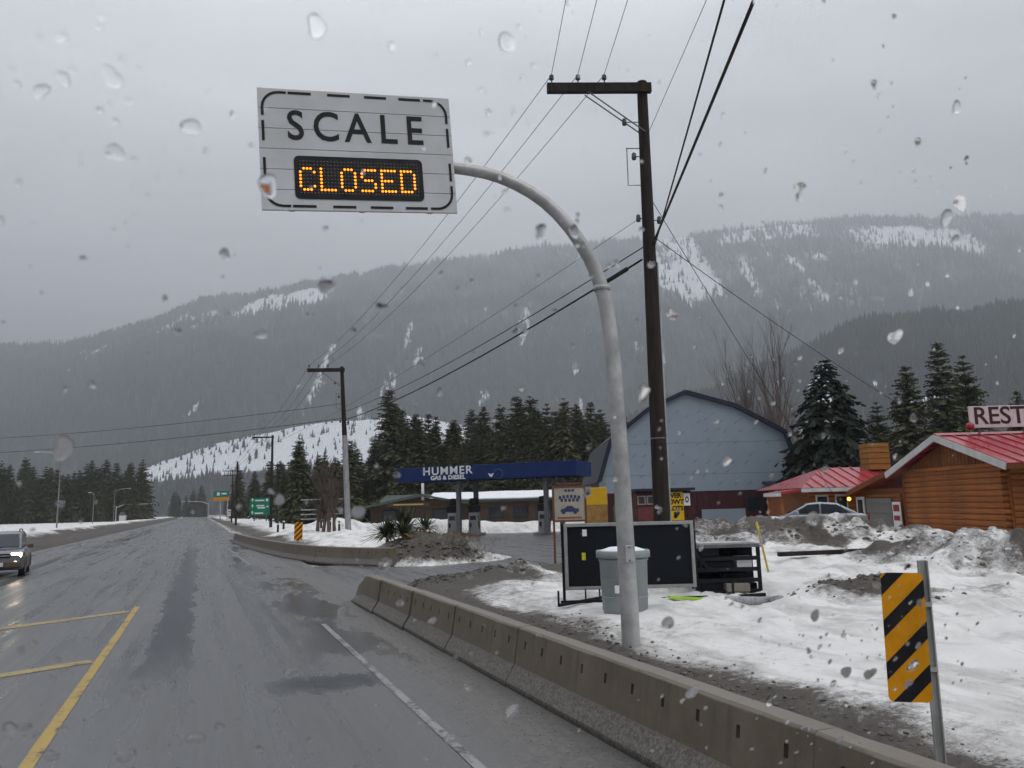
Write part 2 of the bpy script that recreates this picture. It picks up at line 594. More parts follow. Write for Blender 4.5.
# ---- right-hand terrain
ISL = [(2.75, 66), (3.35, 50), (4.4, 38.2), (6.0, 32.4), (8.5, 30), (11, 31.5), (12.5, 36), (13.2, 45), (12.4, 56), (11, 66)]


def poly_sdist(X, Y, poly):
    inside = np.zeros(X.shape, bool); dist = np.full(X.shape, 1e9)
    n = len(poly)
    for i in range(n):
        x1, y1 = poly[i]; x2, y2 = poly[(i + 1) % n]
        dx, dy = x2 - x1, y2 - y1
        t = np.clip(((X - x1) * dx + (Y - y1) * dy) / (dx * dx + dy * dy), 0, 1)
        dist = np.minimum(dist, np.hypot(X - x1 - t * dx, Y - y1 - t * dy))
        c = ((y1 > Y) != (y2 > Y)) & (X < dx * (Y - y1) / (dy if abs(dy) > 1e-9 else 1e-9) + x1)
        inside ^= c
    return np.where(inside, dist, -dist)


def seg_dist(X, Y, a, b):
    dx, dy = b[0] - a[0], b[1] - a[1]
    t = np.clip(((X - a[0]) * dx + (Y - a[1]) * dy) / (dx * dx + dy * dy), 0, 1)
    return np.hypot(X - a[0] - t * dx, Y - a[1] - t * dy), t


def right_terrain(X, Y):
    X = np.asarray(X, float); Y = np.asarray(Y, float)
    wob = (fbm(X * 0.5, Y * 0.5, 4, 21) - 0.5)
    rough = (fbm(X * 1.8, Y * 1.8, 4, 31) - 0.5)
    L = X * 0.9287 - Y * 0.3709
    D = X * 0.3709 + Y * 0.9287
    z = np.full(X.shape, -0.16)
    dirt = np.full(X.shape, 0.2)
    # plateau behind the barriers
    ye = np.interp(X, [3, 7.5, 10.0, 12.3, 22, 30, 45, 80], [18.9, 19.4, 20.6, 25.5, 37.5, 41, 44, 46])
    pl = sst(-0.15, 0.55, (ye + wob * 1.2) - Y) * sst(4.10, 4.45, X)
    crust = 1 - np.abs(2 * fbm(X * 0.85 + 5, Y * 0.85, 4, 141) - 1)
    h = 0.36 + 0.16 * sst(4.4, 7.0, X) + 0.10 * wob + 0.05 * rough + (0.30 * (crust - 0.75) + 0.16 * rough) * sst(5.5, 8.5, X)
    yard = sst(29.5, 32.0, D) * sst(3.0, 6.0, L)
    h = h * (1 - yard) + (0.30 + 0.05 * wob) * yard
    z = z * (1 - pl) + h * pl
    dirt = np.where(pl > 0.02, 0.10, dirt)
    # grit thrown over the barrier, thins out with distance
    wobg = (fbm(X * 1.1, Y * 0.35, 4, 77) - 0.5) * 1.4
    dirt += pl * 0.85 * (1 - sst(4.5, 5.7, X + wobg)) * sst(-4, 4, Y)
    dirt += pl * 0.18 * (1 - sst(5.4, 8.0, X + wobg))
    # ledge at the lot entrance: brown on top, black wet undercut
    edge = np.exp(-(((ye + wob * 1.2) - Y - 0.45) / 0.7) ** 2) * sst(4.3, 5.0, X) * (1 - sst(14, 18, X))
    z += 0.22 * edge * (0.7 + wob)
    dirt += edge * 0.45 + pl * 0.18 * np.exp(-((Y - 17.0) / 1.6) ** 2) * (1 - sst(9, 12, X))
    mud = sst(11.0, 15.5, Y + wobg * 2) * (1 - sst(8.0, 11.5, X + wobg))
    dirt += pl * mud * (0.12 + 0.50 * sst(0.52, 0.68, fbm(X * 0.9, Y * 0.45, 4, 87)))
    # ploughed bank before the restaurant yard
    A, B = S(5.2, 28.3), S(13.4, 27.0)
    d, tt = seg_dist(X, Y, A, B)
    crest = 0.90 * (0.80 + 0.5 * fbm(X * 0.45, Y * 0.45, 3, 41)) * (1 - 0.42 * sst(0.70, 1.0, tt))
    bank = np.exp(-(d / 1.75) ** 2)
    z += crest * bank + bank * (0.42 * rough)
    front = np.exp(-((d - 0.6) / 1.5) ** 2)
    dirt += (0.74 - 0.45 * sst(0.56, 0.68, fbm(X * 0.7, Y * 0.7, 3, 91))) * front * sst(0.0, 0.06, tt)
    # humps and dug-out lumps on the field
    for (l, dd, hh, s, dk) in [(10.3, 17.8, 0.85, 1.15, 0.42), (11.3, 16.6, 0.50, 1.0, 0.30), (12.6, 16.2, 0.25, 1.2, 0.45), (11.2, 14.4, 0.40, 0.9, 0.40), (9.0, 19.2, 0.40, 0.9, 0.75), (7.6, 19.8, 0.22, 1.1, 0.10),
                               (5.5, 13.6, 0.26, 0.55, 0.85), (6.2, 13.5, 0.22, 0.5, 0.85), (4.1, 15.9, 0.25, 0.9, 0.0), (6.6, 16.0, 0.30, 1.2, 0.0), (8.3, 10.0, 0.20, 1.0, 0.38), (9.6, 12.3, 0.26, 0.8, 0.30),
                               (5.0, 21.8, 0.35, 1.8, 0.2), (8.5, 23.0, 0.22, 1.6, 0.0), (12.3, 13.5, 0.30, 1.2, 0.25), (6.9, 25.4, 0.30, 1.0, 0.4), (-0.3, 20.8, 0.30, 0.8, 0.25), (7.4, 8.6, 0.10, 0.5, 0.35)]:
        q = S(l, dd)
        w = np.exp(-(((X - q.x) ** 2 + (Y - q.y) ** 2) / s ** 2))
        z += hh * w * (0.75 + 1.3 * (fbm(X * 1.3, Y * 1.3, 3, 51) - 0.2) * 0.6)
        dirt += dk * w
    # trampled hollows
    dirt += 0.40 * sst(0.62, 0.80, fbm(X * 0.45 + 3, Y * 0.45, 4, 61)) * pl * sst(7, 9, X)
    rt = pl * sst(7.5, 10.5, L) * (1 - sst(29, 31, D))
    lump_n = fbm(X * 1.6, Y * 1.6, 4, 151)
    z += rt * (0.26 - 0.14 * sst(22, 26, D)) * (1 - 0.7 * sst(12, 14.5, L)) * sst(0.48, 0.75, lump_n)
    dirt += rt * (0.50 * sst(0.50, 0.66, fbm(X * 0.8 + 9, Y * 0.8, 4, 161)) + 0.30 * sst(0.45, 0.35, lump_n))
    # island round the second pole
    sd = poly_sdist(X, Y, ISL) + wob * 0.4
    isl = sst(-0.05, 0.7, sd)
    zi = 0.30 + 0.45 * sst(0.6, 4.0, sd) + 0.25 * wob + 0.08 * rough
    z = np.where(isl > 0, z * (1 - isl) + zi * isl, z)
    dirt = np.where(isl > 0, dirt * (1 - isl) + isl * (0.95 * (1 - sst(0.9, 2.6, sd)) * np.where(Y > 44, 1.0, 0.55) + 0.16), dirt)
    for (x, y, hh, s, dk) in [(10.4, 33.6, 0.70, 2.0, 0.75), (8.6, 32.4, 0.40, 1.5, 0.75), (11.6, 37.0, 0.40, 1.6, 0.25), (8.2, 47.0, 0.35, 2.6, 0.0), (5.4, 55, 0.15, 3.0, 0.35)]:
        w = np.exp(-(((X - x) ** 2 + (Y - y) ** 2) / s ** 2))
        z += hh * w * (0.8 + rough); dirt += dk * w
    # verge of the highway beyond the island and the bank behind the lot
    far = sst(64, 68, Y) * sst(3.2, 4.6, X + wob)
    zf = 0.25 + 0.5 * wob + 0.45 * np.exp(-((X - 9) / 3) ** 2)
    z = z * (1 - far) + zf * far
    dirt = dirt * (1 - far) + far * (0.9 * (1 - sst(4.5, 8.0, X + 3 * wob)) + 0.15)
    d, tt = seg_dist(X, Y, (10.5, 69.5), (34, 60.2))
    bk = np.exp(-(d / 1.9) ** 2)
    z += 1.25 * bk * (0.85 + 0.5 * wob); dirt = dirt * (1 - bk) + bk * 0.08
    d, tt = seg_dist(X, Y, (33, 59), (31.0, 46))
    bk = np.exp(-(d / 1.6) ** 2)
    z += 0.7 * bk * (0.85 + 0.5 * wob); dirt = dirt * (1 - bk) + bk * 0.35
    return z, np.clip(dirt, 0, 1.2)


gx = np.concatenate([np.arange(2.3, 4.0, 0.10), np.arange(4.0, 20, 0.11), np.arange(20, 34, 0.25), np.arange(34, 130, 3)])
gy = np.concatenate([np.arange(-6, 1, 0.5), np.arange(1, 30, 0.12), np.arange(30, 72, 0.3), np.arange(72, 420, 6)])
GX, GY = np.meshgrid(gx, gy)
GZ, GD = right_terrain(GX, GY)
terr = tag(mesh_obj('snow_ground', grid_mesh('snow_ground', GX, GY, GZ, {'dirt': GD}), M_snow),
           'snow covered ground with dirty ploughed banks right of the highway', 'snow', kind='structure')


def tz(x, y):
    return float(right_terrain(np.array([float(x)]), np.array([float(y)]))[0][0])


# ---- forecourt and its entrance
lot = MB()
lp = [(3.9, 18.6), (7.5, 18.8), (12, 24), (22, 36.5), (40, 44), (40, 62), (9, 70), (10, 56), (11, 40), (8, 33), (4.0, 33.5)]
lot.add([(x, y, -0.06 + 0.0012 * max(0, y - 20)) for x, y in lp], [tuple(range(len(lp)))])
tag(lot.build('forecourt', M_lot), 'wet asphalt forecourt of the gas station', 'pavement', kind='structure')


# ---- left-hand verge
def left_terrain(X, Y):
    wob = fbm(X * 0.35, Y * 0.22, 4, 121) - 0.5
    rough = fbm(X * 1.5, Y * 1.0, 4, 131) - 0.5
    e = -X - 10.35 + wob * 0.9
    z = -0.25 + 0.45 * sst(0, 1.4, e) + 0.75 * sst(1.2, 4.2, e) + 0.35 * wob * sst(2, 5, e) + 0.16 * rough * sst(0, 1, e)
    z -= 0.45 * sst(6, 14, e)
    opening = sst(52, 47, Y)              # a side street opens before the bank
    z = z * (1 - opening) + (-0.08) * opening
    dirt = 1.15 - 0.95 * sst(2.0, 4.6, e + wob * 2)
    dirt = dirt * (1 - opening) + 0.8 * opening
    return z, np.clip(dirt, 0, 1.2)


lx = -np.concatenate([np.arange(9.9, 18, 0.18), np.arange(18, 90, 2.5)])
ly = np.concatenate([np.arange(20, 45, 2.0), np.arange(45, 130, 0.5), np.arange(130, 500, 6)])
LX, LY = np.meshgrid(lx, ly)
LZ, LD = left_terrain(LX, LY)
tag(mesh_obj('snow_ground', grid_mesh('snow_ground', LX, LY, LZ, {'dirt': LD}), M_snow), 'brown snow verge left of the highway', 'snow', kind='structure')


def tzl(x, y):
    return float(left_terrain(np.array([float(x)]), np.array([float(y)]))[0][0])


# ================================================================== MOUNTAINS
m, t, p = new_mat('mountain_ground')
at = N(t, 'ShaderNodeAttribute'); at.attribute_name = 'cover'
n1 = noise_node(t, 0.03, 6, 0.7)
f = mth(t, 'ADD', at.outputs['Fac'], ramp(t, n1.outputs['Fac'], 0.3, 0.7, -0.25, 0.25))
n2 = noise_node(t, 0.011, 5, 0.7)
frst = mixc(t, ramp(t, n2.outputs['Fac'], 0.35, 0.65), (0.022, 0.027, 0.026), (0.050, 0.056, 0.056))
def snow_and_cloud_fade(t, colr):
    """paler with height: snow on trees and slopes, plus low-cloud fade put into the colour"""
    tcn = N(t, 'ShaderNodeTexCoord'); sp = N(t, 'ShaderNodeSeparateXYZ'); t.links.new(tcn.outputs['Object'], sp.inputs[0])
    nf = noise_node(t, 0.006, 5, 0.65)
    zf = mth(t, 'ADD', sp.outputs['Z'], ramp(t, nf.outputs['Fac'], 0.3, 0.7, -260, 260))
    return mixc(t, ramp(t, zf, 650, 1350, 0, 0.75), colr, (0.42, 0.44, 0.47))  # ridge fading into cloud is painted here, mixed with the snow tone
t.links.new(mixc(t, ramp(t, f, 0.35, 0.6), (0.78, 0.80, 0.84), snow_and_cloud_fade(t, frst)), p.inputs['Base Color'])
p.inputs['Roughness'].default_value = 0.95
M_mtn = m
m, t, p = new_mat('far_conifers')
n1 = noise_node(t, 0.02, 4, 0.7)
t.links.new(snow_and_cloud_fade(t, mixc(t, ramp(t, n1.outputs['Fac'], 0.35, 0.65), (0.016, 0.021, 0.019), (0.045, 0.052, 0.050))), p.inputs['Base Color'])
p.inputs['Roughness'].default_value = 0.95
M_farcon = m


def cones(name, P, Hh, mat, parent, label=None, n=5):
    """one mesh of small spruces: P (k,3) feet, Hh heights"""
    k = len(P)
    rad = Hh * rng.uniform(0.13, 0.20, k)
    ang = rng.uniform(0, 6.28, k)
    v = np.zeros((k, n + 1, 3))
    for i in range(n):
        a = ang + 2 * math.pi * i / n
        v[:, i, 0] = P[:, 0] + rad * np.cos(a); v[:, i, 1] = P[:, 1] + rad * np.sin(a); v[:, i, 2] = P[:, 2] + Hh * 0.04
    v[:, n, :] = P; v[:, n, 2] += Hh
    b = (np.arange(k) * (n + 1))[:, None, None]
    fidx = np.array([[i, (i + 1) % n, n] for i in range(n)])[None]
    me = np_mesh(name, v.reshape(-1, 3), (b + fidx).reshape(-1), 3)
    o = mesh_obj(name, me, mat, parent)
    o['kind'] = 'stuff'
    return o


def mountain(name, label, ridge, d0, foot, back, seed, clearfun, ntrees, hrange, lstep, vstep, flabel, expo=1.0, relief=60, jag=0.0):
    rl = np.array([q[0] for q in ridge], float); rz = np.array([q[1] for q in ridge], float)
    l = np.arange(rl[0], rl[-1] + 1, lstep)
    v = np.concatenate([np.arange(foot, d0, vstep), np.arange(d0, back + 1, vstep * 2)])

    def height(L, V):
        Hr = np.interp(L, rl, rz)
        tpos = (V - foot) / (d0 - foot)
        pr = np.where(V <= d0, np.clip(tpos, 0, 1) ** expo, 1 - 0.55 * np.clip((V - d0) / (back - d0), 0, 1) ** 1.2)
        amp = relief * np.clip(np.minimum(tpos * 4, 1), 0, 1) * np.where(V <= d0, 1 - 0.72 * np.clip(tpos, 0, 1) ** 4, 0.5)
        gul = fbm(L / 420.0 + seed, V / 900.0, 4, seed) - 0.5
        fine = fbm(L / 90.0, V / 90.0, 3, seed + 5) - 0.5
        Hr = Hr + 26 * (fbm(L / 170.0, L * 0, 3, seed + 40) - 0.5)
        return Hr * pr + amp * (gul * 1.6 + 0.35 * fine) - 3, tpos

    Lg, Vg = np.meshgrid(l, v)
    Z, T = height(Lg, Vg)
    cov = 1 - clearfun(Lg, T)
    WX = Lg * SR.x + Vg * SF.x; WY = Lg * SR.y + Vg * SF.y
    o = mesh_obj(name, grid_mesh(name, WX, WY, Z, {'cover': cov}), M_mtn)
    tag(o, label, 'mountain', kind='structure')
    # forest
    k = ntrees * 2
    tl = rng.uniform(rl[0], rl[-1], k)
    u = rng.uniform(0, 1, k)
    tv = foot + (d0 - foot) * np.where(rng.uniform(0, 1, k) < 0.10, 0.93 + 0.09 * u, u ** 0.85 * 1.02)
    z, tp = height(tl, tv)
    c = clearfun(tl, tp)
    keep = rng.uniform(0, 1, k) > np.clip(c, 0, 0.965)
    tl, tv, z = tl[keep][:ntrees], tv[keep][:ntrees], z[keep][:ntrees]
    P = np.stack([tl * SR.x + tv * SF.x, tl * SR.y + tv * SF.y, z - 1], 1)
    hh = (hrange[0] + (hrange[1] - hrange[0]) * rng.uniform(0, 1, len(P)) ** 1.8 * 1.35) * (0.65 + 0.75 * fbm(tl / 60, tv / 60, 2, 3))
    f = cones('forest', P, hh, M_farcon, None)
    tag(f, flabel, 'forest', kind='stuff')
    return o


def blob(L, T, l0, l1, t0, t1, e=0.25):
    a = sst(l0, l0 + (l1 - l0) * e, L) * sst(l1, l1 - (l1 - l0) * e, L)
    b = sst(t0, t0 + (t1 - t0) * e, T) * sst(t1, t1 - (t1 - t0) * e, T)
    return a * b


def main_clear(L, T):
    n = fbm(L / 28.0, T * 5.0, 3, 9)
    big = fbm(L / 160.0, T * 9.0, 3, 19)
    c = 1.0 * blob(L, T, -1250, -700, 0.76 + 0.0, 0.985)
    c += 0.55 * blob(L, T, -1560, -1150, 0.70, 0.93)
    c += 1.0 * blob(L, T, 560, 900, 0.60, 1.1)
    c += 0.95 * blob(L, T, 1420, 2150, 0.76, 0.985)
    c += 0.85 * blob(L, T, 880, 1500, 0.90, 1.02)
    c += 0.45 * blob(L, T, 850, 1450, 0.74, 0.86)
    c += 0.40 * blob(L, T, 900, 1400, 0.50, 0.70)
    streak = fbm(L / 13.0, T * 2.6 + L / 300.0, 3, 59)
    c = c * (0.35 + 1.25 * streak) * (0.55 + 0.9 * big)
    gap = sst(0.60, 0.72, fbm(L / 75.0, T * 7.0, 3, 69))
    c += 0.75 * gap * sst(0.46, 0.62, streak)
    return np.clip(c, 0, 1)


MAIN = [(-5000, 560), (-3600, 700), (-2800, 770), (-2342, 765), (-2060, 757), (-1750, 850), (-1432, 972), (-1200, 1012), (-971, 1033), (-692, 1072), (-273, 1122), (241, 1188),
        (600, 1214), (803, 1222), (1134, 1262), (1604, 1284), (2418, 1266), (3400, 1250), (4800, 1100)]
mountain('mountain', 'long forested mountain ridge with snow chutes under low cloud', MAIN, 3500, 1900, 4600, 3, main_clear, 110000, (15, 36), 28, 22,
         'dark conifer forest covering the long mountain ridge', relief=105)


def foot_clear(L, T):
    n = fbm(L / 16.0, T * 14.0, 3, 29)
    c = blob(L, T, -930, -20, 0.40, 1.06, 0.10) * (0.60 + 0.75 * n)
    return np.clip(c, 0, 1)


mountain('mountain', 'low foothill with a snowy clear-cut strip above the road', [(-1250, 8), (-1040, 35), (-940, 66), (-815, 128), (-609, 182), (-424, 212), (-262, 226), (-120, 190), (0, 150), (160, 100), (400, 30)],
         1800, 1380, 2200, 13, foot_clear, 11000, (9, 17), 11, 9, 'young conifers on the clear-cut foothill', relief=12)


def rh_clear(L, T):
    n = fbm(L / 20.0, T * 9.0, 3, 39)
    return np.clip(0.8 * (fbm(L / 60, T * 6, 3, 49) > 0.70) * (n > 0.5), 0, 1)


mountain('mountain', 'darker nearer hillside behind the restaurant', [(-60, 20), (90, 118), (246, 160), (484, 243), (667, 328), (840, 358), (1016, 375), (1500, 420), (2200, 400)],
         1500, 780, 2000, 23, rh_clear, 34000, (13, 24), 16, 12, 'dark conifers on the nearer hillside', relief=30)

# ================================================================== COMMON MATERIALS
M_steel = simple('galvanised_steel', (0.42, 0.42, 0.41), 0.45, 0.3, 0.22, 4.0, wet=0.3, dirt=(0.17, 0.16, 0.14), dirt_amt=0.7)
M_steel_d = simple('dark_steel', (0.12, 0.125, 0.13), 0.5, 0.3, 0.3, 8.0)
M_black = simple('black_paint', (0.010, 0.011, 0.013), 0.65, 0.0, 0.3, 8.0)
M_blackpanel = simple('black_panel', (0.006, 0.008, 0.013), 0.8, 0.0, 0.4, 3.0)
M_conc = simple('wet_concrete', (0.27, 0.25, 0.215), 0.75, 0.0, 0.16, 2.5, 0.35, dirt=(0.10, 0.085, 0.068), dirt_amt=0.75)
M_wood_pole = simple('creosote_pole', (0.026, 0.020, 0.016), 0.85, 0.0, 0.55, 3.0, 0.5, stretch=(6, 6, 0.5))
M_grey_pole = simple('weathered_grey_wood', (0.30, 0.30, 0.31), 0.8, 0.0, 0.35, 3.0, 0.4, stretch=(6, 6, 0.5))
M_white = simple('white_paint', (0.74, 0.74, 0.74), 0.5, 0.0, 0.08, 2.0, dirt=(0.45, 0.43, 0.40), dirt_amt=0.35)
M_signgrey = simple('sign_white_sheeting', (0.56, 0.57, 0.58), 0.42, 0.0, 0.07, 1.6, dirt=(0.36, 0.35, 0.33), dirt_amt=0.55)
M_signblk = simple('sign_black_sheeting', (0.014, 0.014, 0.016), 0.4, 0, 0.3)
M_green = simple('sign_green', (0.005, 0.17, 0.10), 0.4, 0, 0.1)
M_amber = simple('sign_amber', (0.70, 0.29, 0.006), 0.35, 0, 0.16, 5.0, dirt=(0.34, 0.14, 0.015), dirt_amt=0.5)
M_rubber = simple('rubber', (0.018, 0.018, 0.019), 0.7, 0, 0.3)
M_glass_d = simple('dark_glass', (0.02, 0.025, 0.03), 0.06, 0, 0.1)
M_wire = simple('wire', (0.02, 0.02, 0.022), 0.6, 0, 0.1)
M_porcelain = simple('insulator', (0.06, 0.06, 0.07), 0.25, 0, 0.2)

# ================================================================== CONIFERS
m, t, p = new_mat('needles')
n1 = noise_node(t, 1.2, 4, 0.7)
oi = N(t, 'ShaderNodeObjectInfo')
cc = mixc(t, ramp(t, n1.outputs['Fac'], 0.3, 0.7), (0.040, 0.050, 0.024), (0.100, 0.108, 0.048))
cc = mixc(t, mth(t, 'MULTIPLY', oi.outputs['Random'], 0.6), cc, (0.085, 0.078, 0.034))
t.links.new(cc, p.inputs['Base Color'])
p.inputs['Roughness'].default_value = 0.75
p.inputs['Specular IOR Level'].default_value = 0.25
M_needle = m
M_needle_d = simple('spruce_needles', (0.020, 0.028, 0.018), 0.75, 0, 0.45, 2.0)
M_bark = simple('bark', (0.055, 0.042, 0.034), 0.9, 0, 0.4, 4.0, 0.4, stretch=(4, 4, 0.6))
M_twig = simple('twigs', (0.13, 0.10, 0.085), 0.9, 0, 0.3, 4.0)
M_snowclean = simple('clean_snow', (0.80, 0.82, 0.85), 0.7, 0, 0.05, 3.0, 0.3)


def conifer_mesh(name, H, rad, base, whorls, nb, seed, droop=0.35, shape=0.8, snow=None, seg=6):
    r = random.Random(seed)
    vs, fs = [], []
    sv, sf = [], []
    for w in range(whorls):
        tt = (w + r.uniform(-1.2, 1.2)) / whorls
        tt = min(max(tt, 0), 0.995)
        z = H * (base + (1 - base) * tt)
        L0 = rad * (1 - tt) ** shape * (0.55 + 0.45 * min(1, tt * 5 + 0.3)) + 0.30
        for b in range(nb if tt < 0.8 else max(4, nb - 2)):
            if r.random() < 0.10: continue
            a = r.uniform(0, 6.283)
            L = L0 * (r.uniform(0.40, 1.05) if r.random() < 0.8 else r.uniform(0.9, 1.30))
            ca, sa = math.cos(a), math.sin(a)
            rise = r.uniform(-0.18, 0.34) + 0.5 * tt
            nseg = seg if L > rad * 0.35 else max(3, seg - 1)
            for k in range(nseg):
                f0 = (k + 0.1) / nseg; f1 = (k + 1.25) / nseg
                f1 = min(f1, 1.06)
                wd = (0.30 * 4 / seg) * L * (1.05 - 0.65 * f0) + 0.06

                def pt(f, side, lift=0.0):
                    zz = z + L * (rise * f - droop * f * f * 1.5) + lift
                    px = ca * L * f - sa * side; py = sa * L * f + ca * side
                    return (px + r.uniform(-.06, .06) * L, py + r.uniform(-.06, .06) * L, zz + r.uniform(-.05, .05) * L)
                base_i = len(vs)
                vs += [pt(f0, 0), pt((f0 + f1) / 2 + 0.10, wd, -0.22 * wd), pt(f1, r.uniform(-.1, .1) * wd, -0.05 * L), pt((f0 + f1) / 2 + 0.10, -wd, -0.22 * wd), pt((f0 + f1) / 2, 0, -wd * r.uniform(0.7, 1.2))]
                fs += [(base_i, base_i + 1, base_i + 2), (base_i, base_i + 2, base_i + 3), (base_i, base_i + 2, base_i + 4)]
                if snow and k >= nseg - 2 and ca * snow[0] + sa * snow[1] > 0.1 and r.random() < 0.11 and tt > 0.5:
                    c = len(sv)
                    q = [Vector(vs[base_i + i]) for i in range(4)]
                    ctr = (q[0] + q[2]) / 2
                    sv += [tuple(ctr + (x - ctr) * 0.72 + Vector((0, 0, 0.07 + 0.03 * r.random()))) for x in q]
                    sv.append(tuple(ctr + Vector((0, 0, 0.16))))
                    sf += [(c, c + 1, c + 4), (c + 1, c + 2, c + 4), (c + 2, c + 3, c + 4), (c + 3, c, c + 4)]
    me = bpy.data.meshes.new(name); me.from_pydata(vs, [], fs); me.update()
    if snow:
        m2 = bpy.data.meshes.new('snow'); m2.from_pydata(sv, [], sf); m2.update()
        return me, m2
    return me


def trunk_mesh(H, r0, lean=0.0, stubs=0, seed=0):
    rr = random.Random(seed)
    mb = MB()
    n = 6
    pts = [(lean * (i / n) ** 1.5 + rr.uniform(-.03, .03), rr.uniform(-.03, .03), H * i / n) for i in range(n + 1)]
    mb.tube(pts, [r0 * (1 - 0.93 * i / n) + 0.01 for i in range(n + 1)], 7, False)
    for k in range(stubs):
        z = H * rr.uniform(0.1, 0.5); a = rr.uniform(0, 6.28); L = rr.uniform(0.4, 1.3)
        mb.tube([(0, 0, z), (math.cos(a) * L, math.sin(a) * L, z - L * 0.15)], [0.035, 0.008], 4, False)
    return mb.mesh('trunk')


PROTO = []
for i, (H, rad, base, wh, nb, sh, dr) in enumerate([(18, 2.9, 0.08, 76, 15, 0.66, 0.24), (20, 2.7, 0.12, 80, 14, 0.55, 0.26), (16, 3.3, 0.06, 72, 15, 0.78, 0.20), (21, 2.9, 0.22, 76, 14, 0.50, 0.22), (15, 2.7, 0.05, 70, 15, 0.64, 0.28)]):
    PROTO.append((H, conifer_mesh('crown', H, rad, base, wh, nb, 100 + i, dr, sh), trunk_mesh(H, 0.24, 0.1, 10, i)))
for H, c, tr in PROTO:
    c.materials.append(M_needle); tr.materials.append(M_bark)


def conifer(x, y, z, h, kind, label, group, name='conifer_tree'):
    H, cm, tm = PROTO[kind % len(PROTO)]
    e = empty(name, (x, y, z - 0.2), random.uniform(0, 6.28))
    s = h / H
    w = s * random.uniform(0.88, 1.15)
    e.scale = (w, w, s)
    tag(e, label, 'tree', group)
    mesh_obj('trunk', tm, None, e)
    mesh_obj('crown', cm, None, e)
    return e


# wall of firs behind the gas station: tops measured along the skyline
sky_r = [(-26, 12.5), (-22, 15), (-19.5, 22.5), (-17.0, 21.0), (-14.5, 19.5), (-12.0, 18.2), (-9.2, 18.5), (-6.5, 18.4), (-4.0, 19.4), (-1.6, 20.8), (1.0, 20.0), (3.4, 19.8), (6.0, 19.6), (8.6, 20.2), (11.0, 19.8), (13.5, 19.3), (16, 18.5), (19, 18), (22, 17)]
k = 0
for row, (dd, df) in enumerate([(118, 0.97), (121, 0.88), (125, 0.98), (131, 0.98), (139, 0.97), (113, 0.66)]):
    for l, h in sky_r:
        if row == 5 and l < -15: continue
        lj = (l + (1.25 if row % 2 else 0)) * dd / 125 + random.uniform(-1.0, 1.0)
        q = S(lj, dd + random.uniform(-2, 2))
        conifer(q.x, q.y, 0.3, 0.94 * h * df * dd / 125 * random.uniform(0.74, 1.05), k * 3 + row, 'dark green fir in the tree wall behind the gas station canopy', 'firs behind the gas station')
        k += 1
# trees between the guide signs and the gas station
for l0, l1, dd, h0, h1, n in [(-41, -27, 138, 8, 11.5, 11), (-52, -34, 168, 9, 13.5, 13), (-78, -52, 225, 11, 16, 14), (-33, -24, 118, 9, 13, 8)]:
    for i in range(n):
        q = S(l0 + (l1 - l0) * (i + random.uniform(-.3, .3)) / max(1, n - 1), dd + random.uniform(-5, 5))
        if q.x < 9.5: q.x = 9.5 + random.uniform(0, 3)
        conifer(q.x, q.y, 0.2, random.uniform(h0, h1), k, 'mixed conifer lining the right verge beyond the guide signs', 'conifers along the right verge')
        k += 1
# left forest
for dd, h0, h1, n in [(255, 12, 21, 24), (266, 15, 24, 26), (282, 17, 26, 22)]:
    for i in range(n):
        l = -0.72 * dd + 0.245 * dd * (i + random.uniform(-.4, .4)) / (n - 1)
        q = S(l, dd + random.uniform(-4, 4))
        fade = 1.0 - 0.12 * ((l / dd + 0.72) / 0.245)
        conifer(q.x, q.y, -0.2, random.uniform(h0, h1) * fade, k, 'dark conifer in the forest edge left of the highway', 'forest edge left of the highway')
        k += 1
# end of the road
for i in range(34):
    l = -172 + 92 * (i + random.uniform(-.4, .4)) / 33
    q = S(l * 1.9, 640 + random.uniform(-40, 60))
    conifer(q.x, q.y, -0.4, random.uniform(16, 27), k, 'hazy conifer closing the view at the end of the highway', 'trees at the end of the highway')
    k += 1
# trees behind the restaurant
for (l, dd, h, kd, lab) in [(38.3, 75, 14.8, 0, 'fir with a rounded top, first behind the restaurant from the big spruce'), (41.7, 75, 16.9, 1, 'tallest slim fir behind the restaurant roof'), (44.6, 76, 15.7, 2, 'bushy fir behind the restaurant sign'),
                            (49.5, 76, 12.2, 0, 'short fir rising over the right end of the restaurant sign'), (35.5, 82, 9.0, 4, 'small fir low between the spruce and the restaurant firs'), (47, 84, 12.5, 3, 'thin fir half hidden behind the restaurant sign'), (40.3, 86, 12.5, 2, 'low fir filling the gap behind the slim firs')]:
    q = S(l, dd)
    conifer(q.x, q.y, 0.2, h, kd, lab, None)

# big snow-dusted spruce beside the barn
cm, sm = conifer_mesh('crown', 12.9, 4.3, 0.10, 96, 20, 555, 0.35, 0.85, snow=(-0.93, 0.37), seg=8)
q = S(24.4, 60)
e = tag(empty('spruce_tree', (q.x, q.y, 0.0)), 'broad dark spruce dusted with snow between the barn and the red roofs', 'tree')
cr = mesh_obj('crown', cm, M_needle_d, e)
so = mesh_obj('snow', sm, M_snowclean, cr); so['kind'] = 'stuff'
mesh_obj('trunk', trunk_mesh(12.5, 0.3, 0, 0, 9), M_bark, e)


